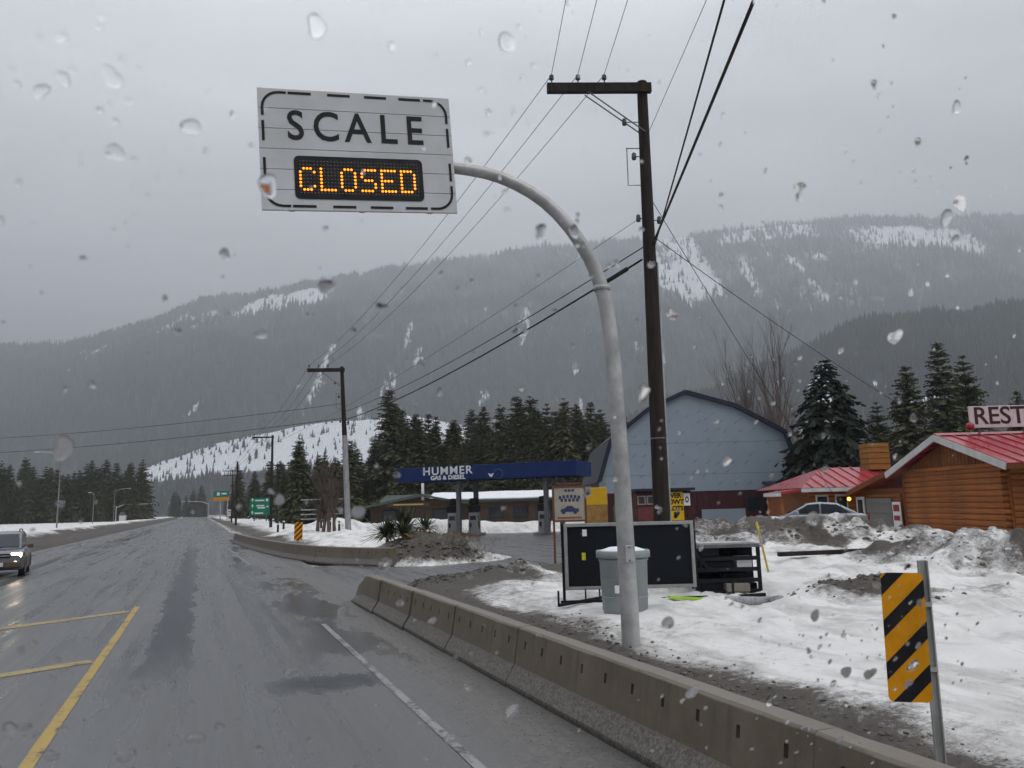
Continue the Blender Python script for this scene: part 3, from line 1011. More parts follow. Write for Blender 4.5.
# bare deciduous trees
def bare_tree(loc, H, seed, label, spread=0.5, n0=4):
    r = random.Random(seed)
    tr, tw = MB(), MB()
    e = tag(empty('bare_tree', loc), label, 'tree', None)

    def grow(p, d, L, rad, lev):
        pts = [p]; dd = d.copy()
        for i in range(3):
            dd = (dd + Vector((r.uniform(-.10, .10), r.uniform(-.10, .10), 0.05))).normalized()
            pts.append(pts[-1] + dd * L / 3)
        (tr if lev == 0 else tw).tube(pts, [rad * (1 - 0.22 * i) for i in range(4)], 5 if lev < 2 else 3, False)
        if lev >= 4: return
        nchild = [12, 6, 4, 3][lev]
        for i in range(nchild):
            f = r.uniform(0.25, 1.0)
            idx = min(2, int(f * 3)); q = pts[idx].lerp(pts[idx + 1], f * 3 - idx)
            a = r.uniform(0, 6.28)
            nd = (dd + Vector((math.cos(a) * spread, math.sin(a) * spread, r.uniform(0.0, 0.35)))).normalized()
            grow(q, nd, L * r.uniform(0.38, 0.62), rad * 0.42, lev + 1)
    for k in range(n0):
        a = r.uniform(0, 6.28)
        grow(Vector((r.uniform(-.8, .8), r.uniform(-.8, .8), 0)), Vector((math.cos(a) * 0.10, math.sin(a) * 0.10, 1)).normalized(), H * r.uniform(0.5, 0.68), 0.15, 0)
    tr.build('trunk', M_twig, e); tw.build('crown', M_twig, e)
    return e


q = S(27.3, 92); bare_tree((q.x, q.y, 0), 21.5, 3, 'tall bare tree behind the right slope of the barn', 0.30, 2)
q = S(30.0, 90); bare_tree((q.x, q.y, 0), 21.0, 8, 'bare brown tree between the barn and the spruce', 0.30, 2)
q = S(33.5, 95); bare_tree((q.x, q.y, 0), 14.5, 12, 'low bare tree behind the top of the spruce', 0.5, 3)
q = S(-12.6, 53.5); bare_tree((q.x, q.y, 0.4), 5.2, 17, 'leafless shrub behind the second utility pole', 0.6, 4)
q = S(18.3, 25.6); bare_tree((q.x, q.y, 0.1), 3.6, 23, 'bare bush against the corner of the log restaurant', 0.7, 5)

# ================================================================== SCALE SIGN ON ITS MAST
srz = R(-6.0)
scale = tag(empty('highway_sign', (5.165, 9.105, 0.0), srz), 'white SCALE CLOSED sign with amber lit display on a curved steel mast', 'sign')
# local frame: x along the arm towards the mast (mast at x=0), sign at negative x, y away from traffic
xl, xr = -4.60, -2.19
zt, zb = 7.385, 5.80
yp = -0.16
npan = 6
ph = (zt - zb) / npan
for i in range(npan):
    MB().box(((xl + xr) / 2, yp, zb + ph * (i + 0.5)), (2.41, 0.035, ph - 0.006)).build('panel', M_signgrey, scale, 0.004)
bk = MB()
for x in (xl + 0.35, (xl + xr) / 2, xr - 0.35):
    bk.box((x, yp + 0.05, (zt + zb) / 2), (0.07, 0.06, zt - zb - 0.04))
bk.build('back_rail', M_steel, scale)
# dashed black border
yf = yp - 0.0205
cx, cz, hw, hh = (xl + xr) / 2, (zt + zb) / 2, 2.41 / 2 - 0.055, (zt - zb) / 2 - 0.055
bw = 0.032
for sx in (-1, 1):
    for z0, z1 in [(-0.36, -0.12), (0.10, 0.36)]:
        MB().box((cx + sx * hw, yf, cz + (z0 + z1) / 2), (bw, 0.006, z1 - z0)).build('border_dash', M_signblk, scale)
for sz in (-1, 1):
    for x0 in (-0.72, -0.24, 0.22, 0.66):
        MB().box((cx + x0 + 0.02, yf, cz + sz * hh), (0.28, 0.006, bw)).build('border_dash', M_signblk, scale)
    for sx in (-1, 1):
        rad = 0.20
        ctr = Vector((cx + sx * (hw - rad), yf, cz + sz * (hh - rad)))
        vs, fs = [], []
        pts = [(1.0, -0.55)] + [(math.cos(a), math.sin(a)) for a in np.linspace(0, math.pi / 2, 7)] + [(-0.45, 1.0)]
        for k, (c, s) in enumerate(pts):
            for q in (rad - bw / 2, rad + bw / 2):
                if k == 0: xx, zz = q, s * rad
                elif k == len(pts) - 1: xx, zz = c * rad, q
                else: xx, zz = c * q, s * q
                vs.append((ctr.x + sx * xx, yf - 0.003, ctr.z + sz * zz))
        for k in range(len(pts) - 1):
            fs.append((2 * k, 2 * k + 1, 2 * k + 3, 2 * k + 2))
        MB().add(vs, fs).build('border_corner', M_signblk, scale)
for ch, fx in zip('SCALE', (0.44, 0.81, 1.20, 1.58, 1.92)):
    text_obj('letter', ch, 0.545, M_signblk, scale, (xl + fx, yf, zt - 0.50), (R(90), 0, 0), 0.003, 0.006, xscale=0.88)
# LED display
dx0, dx1, dz0, dz1 = xl + 0.40, xl + 1.99, zb + 0.15, zb + 0.705
dcx, dcz = (dx0 + dx1) / 2, (dz0 + dz1) / 2
disp = MB()
rp = []
for (sx, sz, a0) in [(1, 1, 0), (-1, 1, 90), (-1, -1, 180), (1, -1, 270)]:
    for a in (0, 30, 60, 90):
        rp.append((dcx + sx * ((dx1 - dx0) / 2 - 0.06) + 0.06 * math.cos(R(a0 + a)), dcz + sz * ((dz1 - dz0) / 2 - 0.06) + 0.06 * math.sin(R(a0 + a))))
disp.prism(rp, 'y', yp - 0.028, yp + 0.12)
display = disp.build('display', M_signblk, scale)
M_led = emit('amber_led', (1.0, 0.27, 0.012), 1.9)
M_ledoff = simple('unlit_led', (0.050, 0.036, 0.026), 0.3, 0, 0.3)
FONT = {'C': ["01110", "10001", "10000", "10000", "10000", "10001", "01110"], 'L': ["10000"] * 6 + ["11111"], 'O': ["01110"] + ["10001"] * 5 + ["01110"],
        'S': ["01111", "10000", "10000", "01110", "00001", "00001", "11110"], 'E': ["11111", "10000", "10000", "11110", "10000", "10000", "11111"], 'D': ["11110"] + ["10001"] * 5 + ["11110"]}
ncol, nrow = 36, 10
px = (dx1 - dx0 - 0.10) / ncol; pz = (dz1 - dz0 - 0.10) / nrow
lit, off = MB(), MB()
bits = set()
for ci, ch in enumerate('CLOSED'):
    for r_, line in enumerate(FONT[ch]):
        for c_, b in enumerate(line):
            if b == '1': bits.add((ci * 6 + c_, 7 - r_))
for c_ in range(ncol):
    for r_ in range(nrow):
        x = dx0 + 0.05 + px * (c_ + 0.5); z = dz0 + 0.05 + pz * (r_ + 0.5)
        tgt, rr, yo = (lit, 0.0165, 0.012) if (c_, r_) in bits else (off, 0.013, 0.006)
        vs = [(x + rr * math.cos(k * math.pi / 3), yp - 0.029, z + rr * math.sin(k * math.pi / 3)) for k in range(6)] + [(x, yp - 0.029 - yo, z)]
        tgt.add(vs, [(k, (k + 1) % 6, 6) for k in range(6)])
lo = lit.build('lit_lamp_dots', M_led, display); lo['label'] = 'amber dots spelling CLOSED'; lo['kind'] = 'stuff'
of = off.build('unlit_lamp_dots', M_ledoff, display); of['kind'] = 'stuff'
# the whole face hangs 3.5 degrees out of level
piv = Matrix.Translation((xl, 0, zb)) @ Matrix.Rotation(R(-3.5), 4, 'Y') @ Matrix.Translation((-xl, 0, -zb))
for o in children(scale):
    o.matrix_basis = piv @ o.matrix_basis
# mast: straight shaft, quarter bend, arm
arm = [(0.02, 0.0), (0.02, 0.3), (0.01, 1.5), (-0.01, 2.9), (-0.055, 4.22), (-0.16, 5.08), (-0.455, 5.74), (-0.94, 6.27), (-1.566, 6.57), (-2.22, 6.645), (-3.0, 6.63), (xl + 0.4, 6.58)]
cr_ = []
for i in range(len(arm) - 1):
    p0, p1, p2, p3 = arm[max(0, i - 1)], arm[i], arm[i + 1], arm[min(len(arm) - 1, i + 2)]
    for s_ in (0, 1 / 3, 2 / 3):
        f = lambda a, b, c, d: 0.5 * (2 * b + (c - a) * s_ + (2 * a - 5 * b + 4 * c - d) * s_ ** 2 + (-a + 3 * b - 3 * c + d) * s_ ** 3)
        cr_.append((f(p0[0], p1[0], p2[0], p3[0]), 0, f(p0[1], p1[1], p2[1], p3[1])))
cr_.append((arm[-1][0], 0, arm[-1][1]))
nn_ = len(cr_)
mast = MB().tube(cr_, [0.125 - 0.062 * (i / (nn_ - 1)) for i in range(nn_)], 16).build('mast', M_steel, scale)
MB().lathe([(0.01, 0.16), (0.15, 0.16), (0.155, 0.10), (0.24, 0.09), (0.24, 0.02), (0.01, 0.02)], (0, 0, 0.12), 20).build('base_flange', M_steel, scale)
hhp = MB().box((0.0, -0.118, 1.55), (0.12, 0.02, 0.22)).build('handhole_cover', M_steel, scale, 0.01)
for zz in (1.47, 1.63):
    MB().box((0, -0.131, zz), (0.02, 0.012, 0.02)).build('bolt', M_steel_d, hhp)
for zz in (5.1,):
    xx_ = -0.165
    MB().lathe([(0.108, -0.03), (0.117, -0.03), (0.117, 0.03), (0.108, 0.03)], (xx_, 0, zz), 18).build('joint_collar', M_steel, scale)
cl = MB()
for x in (xl + 0.7, xr - 0.25):
    cl.box((x, 0.0, 6.62), (0.10, 0.22, 0.20)); cl.box((x, -0.09, 6.62), (0.12, 0.05, 0.5))
cl.build('clamp', M_steel, scale)

# ================================================================== CONCRETE BARRIERS
def barrier_mesh(L, seed, nose=False, Hb=0.72):
    """median-type road barrier: sloped toe, steep face, chamfered top, five recessed slots on the traffic side (-x)"""
    r = random.Random(seed)
    prof = [(-0.30, 0.0), (-0.30, 0.08), (-0.175, 0.27), (-0.105, Hb - 0.025), (-0.085, Hb), (0.085, Hb), (0.105, Hb - 0.025), (0.175, 0.27), (0.30, 0.08), (0.30, 0.0)]
    slots = [L * (k + 0.5) / 5 for k in range(5)]
    cuts = [0.0]
    for s_ in slots: cuts += [s_ - 0.024, s_ + 0.024]
    cuts.append(L)
    mb = MB()
    A, B = Vector((prof[2][0], 0, prof[2][1])), Vector((prof[3][0], 0, prof[3][1]))
    f0, f1 = 0.50, 0.72
    rows = [A, A.lerp(B, f0), A.lerp(B, f1), B]
    taper = lambda y: (0.45 + 0.55 * min(1, (L - y) / (0.5 * L) + 0.15)) if nose else 1.0

    def P(q, y):
        return (q[0] * (0.75 + 0.25 * taper(y)) if nose else q[0], y, (q[-1] if len(q) == 2 else q[2]) * taper(y))
    yy = [0.0]
    nsub = 10
    ycuts = sorted(set(cuts + [L * i / nsub for i in range(1, nsub)]))
    for i in range(len(ycuts) - 1):
        y0, y1 = ycuts[i], ycuts[i + 1]
        for k in range(len(prof) - 1):
            if k == 2: continue
            a, b = prof[k], prof[k + 1]
            mb.add([P(a, y0), P(b, y0), P(b, y1), P(a, y1)], [(0, 1, 2, 3)])
        isslot = any(abs((y0 + y1) / 2 - s_) < 0.02 for s_ in slots) and not nose
        for k in range(3):
            a, b = rows[k], rows[k + 1]
            if isslot and k == 1:
                dpt = 0.07
                o = [Vector(P(a, y0)), Vector(P(b, y0)), Vector(P(b, y1)), Vector(P(a, y1))]
                n_ = [v + Vector((dpt, 0, 0)) for v in o]
                mb.add(o + n_, [(4, 5, 6, 7), (0, 1, 5, 4), (1, 2, 6, 5), (2, 3, 7, 6), (3, 0, 4, 7)])
            else:
                mb.add([P(a, y0), P(b, y0), P(b, y1), P(a, y1)], [(0, 1, 2, 3)])
    mb.add([P(q, 0) for q in prof], [tuple(range(len(prof)))])
    mb.add([P(q, L) for q in prof], [tuple(range(len(prof) - 1, -1, -1))])
    me = mb.mesh('road_barrier', False)
    bm = bmesh.new(); bm.from_mesh(me)
    bmesh.ops.remove_doubles(bm, verts=bm.verts, dist=0.0008)
    for v in bm.verts:      # chipped, uneven casting
        n = 0.006 * (vnoise(v.co.y * 4 + seed * 7, v.co.z * 9, seed) - 0.5)
        v.co.x += float(n); 
        if v.co.z > 0.6: v.co.z += float(0.010 * (vnoise(v.co.y * 3 + seed, v.co.x * 9, seed + 3) - 0.5))
    bmesh.ops.recalc_face_normals(bm, faces=bm.faces)
    bm.to_mesh(me); bm.free()
    me.materials.append(M_barrier)
    return me


# barrier concrete: pale gritty toe, brown splash film on the face
m, t, p = new_mat('barrier_concrete')
tcn = N(t, 'ShaderNodeTexCoord'); sp = N(t, 'ShaderNodeSeparateXYZ'); t.links.new(tcn.outputs['Object'], sp.inputs[0])
n1 = noise_node(t, 2.2, 6, 0.7); n2 = noise_node(t, 28, 5, 0.75); n3 = noise_node(t, 1.4, 5, 0.7, stretch=(1, 4, 0.5))
face = mixc(t, ramp(t, n1.outputs['Fac'], 0.3, 0.7), (0.100, 0.078, 0.052), (0.165, 0.134, 0.096))
face = mixc(t, ramp(t, n3.outputs['Fac'], 0.52, 0.72, 0, 0.5), face, (0.060, 0.049, 0.037))
toe = mixc(t, ramp(t, n2.outputs['Fac'], 0.42, 0.62), (0.075, 0.066, 0.055), (0.190, 0.175, 0.155))
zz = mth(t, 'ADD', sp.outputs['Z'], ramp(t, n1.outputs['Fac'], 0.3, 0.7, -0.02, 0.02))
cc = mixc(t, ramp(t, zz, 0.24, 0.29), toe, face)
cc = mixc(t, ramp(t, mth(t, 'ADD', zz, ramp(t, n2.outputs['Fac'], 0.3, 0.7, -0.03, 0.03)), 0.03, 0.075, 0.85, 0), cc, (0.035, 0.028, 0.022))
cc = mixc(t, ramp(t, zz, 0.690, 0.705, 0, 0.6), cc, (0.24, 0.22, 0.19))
t.links.new(cc, p.inputs['Base Color'])
t.links.new(ramp(t, n1.outputs['Fac'], 0.3, 0.7, 0.55, 0.8), p.inputs['Roughness'])
bump(t, p, n2.outputs['Fac'], 0.35, 0.008)
M_barrier = m
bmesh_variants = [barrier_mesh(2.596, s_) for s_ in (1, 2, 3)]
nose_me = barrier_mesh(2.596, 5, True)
ords = ['cut by the bottom edge of the photo', 'below the striped hazard marker', 'just before the curved mast', 'at the foot of the curved mast', 'first past the curved mast', 'second past the curved mast', 'last full length before the sloped end', 'with the sloped end at the lot entrance']
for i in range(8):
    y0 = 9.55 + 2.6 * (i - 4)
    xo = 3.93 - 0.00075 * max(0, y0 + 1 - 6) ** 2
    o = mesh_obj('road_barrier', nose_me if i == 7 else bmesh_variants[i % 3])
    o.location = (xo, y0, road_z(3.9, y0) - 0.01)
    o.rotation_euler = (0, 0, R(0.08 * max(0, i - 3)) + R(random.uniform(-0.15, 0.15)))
    tag(o, 'concrete road barrier ' + ords[i], 'barrier', 'barriers beside the near lane')
# row curving round the island
pl = [(2.62, 64.5), (2.95, 56), (3.45, 47.5), (4.15, 40.2), (5.0, 35.6), (6.3, 32.2), (8.3, 30.0)]
acc = [0]
for a, b in zip(pl, pl[1:]): acc.append(acc[-1] + math.hypot(b[0] - a[0], b[1] - a[1]))
s_ = 0; i = 0
while s_ + 2.5 < acc[-1]:
    x0, y0 = np.interp(s_, acc, [q[0] for q in pl]), np.interp(s_, acc, [q[1] for q in pl])
    x1, y1 = np.interp(s_ + 2.59, acc, [q[0] for q in pl]), np.interp(s_ + 2.59, acc, [q[1] for q in pl])
    o = mesh_obj('road_barrier', bmesh_variants[i % 3])
    # traffic side is local -x, so run each length from its near end
    o.location = (x1, y1, -0.05)
    o.rotation_euler = (0, 0, math.atan2(-(x0 - x1), (y0 - y1)))
    tag(o, ['first', 'second', 'third', 'fourth', 'fifth', 'sixth', 'seventh', 'eighth', 'ninth', 'tenth', 'eleventh', 'twelfth', 'thirteenth', 'fourteenth', 'fifteenth', 'sixteenth'][i] + ' barrier from the far end of the row curving round the snow island', 'barrier', 'barriers round the snow island')
    s_ += 2.62; i += 1

# ================================================================== HAZARD MARKERS
def clip_poly(poly, nx, ny, c):
    out = []
    for i in range(len(poly)):
        a, b = poly[i], poly[(i + 1) % len(poly)]
        da, db = nx * a[0] + ny * a[1] - c, nx * b[0] + ny * b[1] - c
        if da <= 0: out.append(a)
        if da * db < 0:
            t_ = da / (da - db); out.append((a[0] + t_ * (b[0] - a[0]), a[1] + t_ * (b[1] - a[1])))
    return out


def hazard_marker(loc, rz, label, w=0.27, h=0.86, z0=0.88, zpost=1.80, lean=0.0, postx=0.20):
    e = tag(empty('hazard_marker', loc, rz), label, 'sign', None)
    rp = []
    for (sx, sz, a0) in [(1, 1, 0), (-1, 1, 90), (-1, -1, 180), (1, -1, 270)]:
        for a in (0, 45, 90):
            rp.append((sx * (w / 2 - 0.03) + 0.03 * math.cos(R(a0 + a)), z0 + h / 2 + sz * (h / 2 - 0.03) + 0.03 * math.sin(R(a0 + a))))
    plate = MB().prism(rp, 'y', -0.004, 0.0).build('plate', M_amber, e)
    plate.location = (-postx, -0.03, 0); plate.rotation_euler = (0, R(0.8), 0)
    st = MB()
    per = 0.262
    k = -4
    while k < 6:
        c0 = k * per
        # stripes rise to the right:  z - x = c
        poly = clip_poly(rp, -0.70, 0.70, 0.70 * (z0 + c0 + per * 0.40))
        if poly: poly = clip_poly(poly, 0.70, -0.70, -0.70 * (z0 + c0))
        if poly and len(poly) >= 3:
            st.prism(poly, 'y', -0.0062, -0.0041)
        k += 1
    st.build('stripe', M_signblk, plate)
    po = MB()
    po.box((0, 0, (zpost - 0.3) / 2), (0.055, 0.012, zpost + 0.3)); po.box((-0.026, -0.014, (zpost - 0.3) / 2), (0.008, 0.028, zpost + 0.3)); po.box((0.026, -0.014, (zpost - 0.3) / 2), (0.008, 0.028, zpost + 0.3))
    po.build('post', M_steel, e)
    if postx > 0.1:
        MB().box((-postx / 2, -0.02, z0 + h * 0.25), (postx + 0.06, 0.02, 0.03)).box((-postx / 2, -0.02, z0 + h * 0.75), (postx + 0.06, 0.02, 0.03)).build('bracket', M_steel, e)
    e.rotation_euler = (R(0), lean, rz)
    return e


hazard_marker((4.365, 3.87, 0.0), R(-30), 'large yellow and black striped hazard marker on a steel post', w=0.262, h=0.80, z0=0.905, zpost=1.78, lean=R(0.6), postx=0.165)
hazard_marker((4.75, 42.2, 0.28), R(-12), 'small distant striped hazard marker on the snow island', w=0.42, h=0.92, z0=0.45, zpost=1.4, postx=0.0)

# ================================================================== UTILITY POLES AND WIRES
def utility_pole(loc, H, r0, label, arm_dir=(-1, 0), arm_len=2.2, lower=M_wood_pole, split=0.0, detail=True, lean=(0, 0), group='utility poles along the highway'):
    e = tag(empty('utility_pole', loc), label, 'utility pole', group)
    ad = Vector((arm_dir[0], arm_dir[1], 0)).normalized()
    ln = lambda z: Vector((lean[0] * z / H, lean[1] * z / H, z))
    if split:
        MB().tube([ln(-0.5), ln(split)], [r0, r0 * 0.85], 12).build('pole', lower, e)
        MB().tube([ln(split + 0.002), ln(H)], [r0 * 0.86, r0 * 0.62], 12).build('upper_pole', M_wood_pole, e)
    else:
        MB().tube([ln(-0.5), ln(H * 0.5), ln(H)], [r0, r0 * 0.82, r0 * 0.64], 14).build('pole', lower, e)
    top = ln(H - 0.22)
    a0 = top - ad * 0.18 + Vector((0, 0, 0)); a1 = top + ad * arm_len
    off = Vector((ad.y, -ad.x, 0)) * (-r0 * 0.75)
    MB().bar(a0 + off, a1 + off, 0.13, 0.22 if detail else 0.15).build('crossarm', M_wood_pole, e)
    ins = []
    for f in ((0.07, 0.45, 0.83) if detail else (0.1, 0.5, 0.9)):
        q = a1.lerp(top, f * 0.72) + off + Vector((0, 0, 0.11))
        MB().tube([q, q + Vector((0, 0, 0.14))], 0.015, 6).lathe([(0.02, 0), (0.055, 0.01), (0.06, 0.05), (0.03, 0.06), (0.055, 0.075), (0.05, 0.11), (0.02, 0.13), (0.001, 0.13)], q + Vector((0, 0, 0.10)), 10).build('insulator', M_porcelain, e)
        ins.append(Vector(loc) + q + Vector((0, 0, 0.22)))
    b = MB()
    b.tube([top + ad * arm_len * 0.60 + off * 1.3 - Vector((0, 0, 0.07)), ln(H - 1.30) + off], 0.016, 6)
    b.tube([top + ad * arm_len * 0.60 - off * 0.3 - Vector((0, 0, 0.07)), ln(H - 1.30) - off * 0.5], 0.016, 6)
    b.build('brace', M_steel_d, e)
    if detail:
        br = MB()
        z = H - 2.55
        br.tube([ln(z), ln(z) + ad * 0.42, ln(z + 0.9) + ad * 0.42], 0.012, 6)
        br.tube([ln(z + 0.9) + ad * 0.1, ln(z + 0.9) + ad * 0.44], 0.012, 6)
        br.build('bracket', M_steel_d, e)
        for zz, sd in ((H - 1.85, 0.26), (H - 3.35, 0.22), (H - 3.4, -0.26), (H - 1.0, 0.45)):
            q = ln(zz) + ad * sd
            MB().lathe([(0.01, -0.09), (0.05, -0.07), (0.06, 0.0), (0.045, 0.03), (0.055, 0.06), (0.02, 0.10), (0.001, 0.10)], q, 8).build('insulator', M_porcelain, e)
            MB().tube([ln(zz), q], 0.012, 6).build('pin', M_steel_d, e)
        c = MB()
        for k in (2, 7):
            z = 1.2 + k * 1.0
            c.lathe([(r0 * 0.97 - 0.010 * k, 0), (r0 * 1.03 - 0.010 * k, 0), (r0 * 1.03 - 0.010 * k, 0.03), (r0 * 0.97 - 0.010 * k, 0.03)], ln(z), 12)
        c.build('strap', M_steel_d, e)
        MB().tube([ln(0) + Vector((r0 * 0.95, -r0 * 0.5, 0)), ln(H * 0.62) + Vector((r0 * 0.80, -r0 * 0.4, 0))], 0.022, 6).build('conduit', M_steel, e)
    return e, ins


p1, i1 = utility_pole((9.20, 14.62, 0.35), 11.60, 0.185, 'near dark wooden utility pole with one-sided crossarm', (-0.94, 0.33), 2.25, lean=(0.12, 0.0))
p2, i2 = utility_pole((8.2, 47.3, 0.75), 10.1, 0.17, 'second utility pole with pale grey lower half on the snow island', (-0.94, 0.30), 2.05, lower=M_grey_pole, split=5.9, lean=(-0.45, 0))
p3, i3 = utility_pole((7.1, 88.7, 0.3), 10.2, 0.17, 'third utility pole beside the green guide sign', (-0.93, 0.3), 2.1, detail=False)
p4, i4 = utility_pole((5.6, 159.5, 0.2), 10.2, 0.17, 'distant utility pole with double crossarm beside the overhead sign', (-1, 0.0), 1.9, detail=False)
MB().bar((-1.9, 0.16, 9.15), (1.9, 0.16, 9.15), 0.11, 0.14).build('crossarm', M_wood_pole, p4)
MB().bar((0.1, 0.16, 10.0), (1.9, 0.16, 10.0), 0.11, 0.15).build('crossarm', M_wood_pole, p4)
q = S(-43.5, 123)
e = tag(empty('utility_pole', (q.x, q.y, 0)), 'slim dark pole without crossarm left of the green guide sign', 'utility pole')
MB().tube([(0, 0, -0.3), (0, 0, 10.2)], [0.17, 0.12], 10).build('pole', M_wood_pole, e)
MB().lathe([(0.13, 0), (0.14, 0.0), (0.10, 0.05), (0.001, 0.07)], (0, 0, 10.2), 10).build('pole_cap', M_steel_d, e)
p6, i6 = utility_pole((10.2, 118, 0.2), 8.9, 0.16, 'utility pole with short crossarm half lost in the trees', (-1, 0.1), 1.6, detail=False)
MB().bar((0, 0.14, 8.68), (1.6, 0.0, 8.68), 0.10, 0.14).build('crossarm', M_wood_pole, p6)


def wire(a, b, sag, rad, label, group, n=26):
    a, b = Vector(a), Vector(b)
    pts = [a.lerp(b, i / n) - Vector((0, 0, sag * 4 * (i / n) * (1 - i / n))) for i in range(n + 1)]
    o = MB().tube(pts, rad, 5, False).build('power_line', M_wire)
    return tag(o, label, 'power line', group)


nm = ['outermost', 'middle', 'innermost']
for k in range(3):
    wire(i1[k], i2[k], 0.7, 0.008, '%s thin crossarm wire from the near pole to the second pole' % nm[k], 'power lines')
    wire(i1[k], Vector((-5.6 + 0.55 * k, -22.5, i1[k].z + 0.3)), 0.5, 0.007, '%s crossarm wire rising overhead from the near pole' % nm[k], 'power lines')
    wire(i2[k], i3[k], 0.7, 0.010, '%s crossarm wire from the second pole to the third pole' % nm[k], 'power lines')
    wire(i3[k], i4[k], 0.9, 0.012, '%s crossarm wire running on from the third pole' % nm[k], 'power lines')
# telephone cables
wire((9.30, 14.5, 7.95), (-7.2, -22, 8.1), 0.25, 0.024, 'thick black cable climbing overhead from the near pole', 'power lines')
wire((9.15, 14.45, 7.45), (-9.2, -22, 7.9), 0.25, 0.014, 'thinner black cable climbing beside the thick cable', 'power lines')
wire((9.20, 14.75, 7.95), (7.95, 47.3, 8.1), 0.35, 0.014, 'upper telephone cable between the near and second poles', 'power lines')
wire((9.15, 14.75, 7.65), (7.95, 47.3, 7.6), 0.40, 0.026, 'thick lower telephone cable between the near and second poles', 'power lines')
o = MB().tube([(9.126, 15.4, 7.617), (9.074, 16.8, 7.555)], 0.055, 8).build('cable_splice', M_wire)
tag(o, 'black splice case on the thick telephone cable', 'splice case')
wire((9.25, 14.55, 10.4), (-4.2, -22, 10.9), 0.4, 0.006, 'thin single wire rising past the pole top', 'power lines')
wire((9.1, 14.7, 8.6), (4.0, 88, 8.6), 0.9, 0.006, 'faint thin wire crossing behind the curved mast', 'power lines')
wire((9.30, 14.6, 9.2), (20.5, 20.6, 1.2), 0.1, 0.008, 'steel guy wire slanting down from the near pole', 'power lines')
q = S(28.5, 44)
wire((9.3, 14.7, 8.3), (q.x, q.y, 3.6), 0.6, 0.010, 'service wire running from the near pole to the restaurant roofs', 'power lines')
wire((7.9, 47.3, 8.6), (-26, 82, 9.0), 0.55, 0.016, 'upper long wire crossing the highway to the far verge', 'power lines')
wire((7.9, 47.3, 7.7), (-26, 82, 7.7), 0.5, 0.018, 'lower long wire crossing the highway to the far verge', 'power lines')

# ================================================================== GUIDE SIGNS, LAMPS, SIGNALS
e = tag(empty('guide_sign', S(-42.1, 130, 0.1), SITE_ROT), 'large green guide sign on two posts with arrows', 'sign')
MB().box((0, 0, 3.05), (3.3, 0.06, 2.85)).build('board', M_green, e, 0.02)
w = MB()
for z, x0, x1 in ((4.05, -0.8, 0.75), (3.2, -0.55, 0.75), (2.85, -0.35, 0.9), (1.98, -0.8, 0.6)):
    w.box(((x0 + x1) / 2, -0.035, z), (x1 - x0, 0.01, 0.22))
for z, s_ in ((4.05, 1), (3.05, 1), (1.98, 1)):
    w.box((-1.2, -0.035, z), (0.10, 0.01, 0.40)); w.prism([(-1.42, z + 0.10), (-0.98, z + 0.10), (-1.2, z + 0.42)], 'y', -0.041, -0.031)
w.box((1.18, -0.035, 3.05), (0.3, 0.01, 0.10)); w.prism([(1.25, 2.85), (1.25, 3.25), (1.5, 3.05)], 'y', -0.041, -0.031)
w.box((1.2, -0.035, 4.1), (0.35, 0.01, 0.45))
w.build('legend', M_white, e)
for x in (-0.9, 1.1):
    MB().box((x, 0.09, 1.9), (0.16, 0.11, 4.6)).build('post', M_steel_d, e)
e = tag(empty('traffic_sign', S(-39.0, 130, 0.1), SITE_ROT), 'small fluorescent yellow sign beside the green guide sign', 'sign')
MB().box((0, 0, 4.05), (0.62, 0.03, 0.55)).build('plate', simple('fluorescent_yellow', (0.70, 0.66, 0.03), 0.4, 0, 0.1), e)
MB().box((0, 0.05, 2.0), (0.08, 0.06, 4.4)).build('post', M_steel_d, e)
e = tag(empty('guide_sign', S(-74.6, 200, 0.0), SITE_ROT), 'distant green sign with amber lower strip on posts', 'sign')
MB().box((0, 0, 7.1), (4.1, 0.08, 1.5)).build('board', M_green, e)
MB().box((0, -0.01, 5.85), (4.1, 0.08, 0.85)).build('amber_strip', simple('amber_sheet', (0.60, 0.24, 0.02), 0.4, 0, 0.1), e)
MB().box((-0.75, -0.05, 7.1), (0.7, 0.01, 0.8)).box((0.7, -0.05, 7.15), (1.3, 0.01, 0.35)).build('legend', M_white, e)
for x in (-0.2, 1.55):
    MB().tube([(x, 0.15, -0.3), (x, 0.15, 8.1)], 0.13, 10).build('post', M_steel, e)
e = tag(empty('traffic_sign', S(-67.0, 185, 0.1), SITE_ROT), 'small white regulatory sign low beside the far poles', 'sign')
MB().box((0, 0, 2.2), (0.9, 0.04, 1.5)).build('plate', M_white, e)
MB().box((0, -0.025, 2.45), (0.5, 0.01, 0.3)).box((0, -0.025, 1.95), (0.6, 0.01, 0.14)).build('legend', M_signblk, e)
MB().box((0, 0.05, 1.0), (0.09, 0.06, 2.4)).build('post', M_steel_d, e)


M_steel_d2 = simple('weathered_lamp_pole', (0.20, 0.20, 0.20), 0.5, 0.2, 0.2, 5.0)


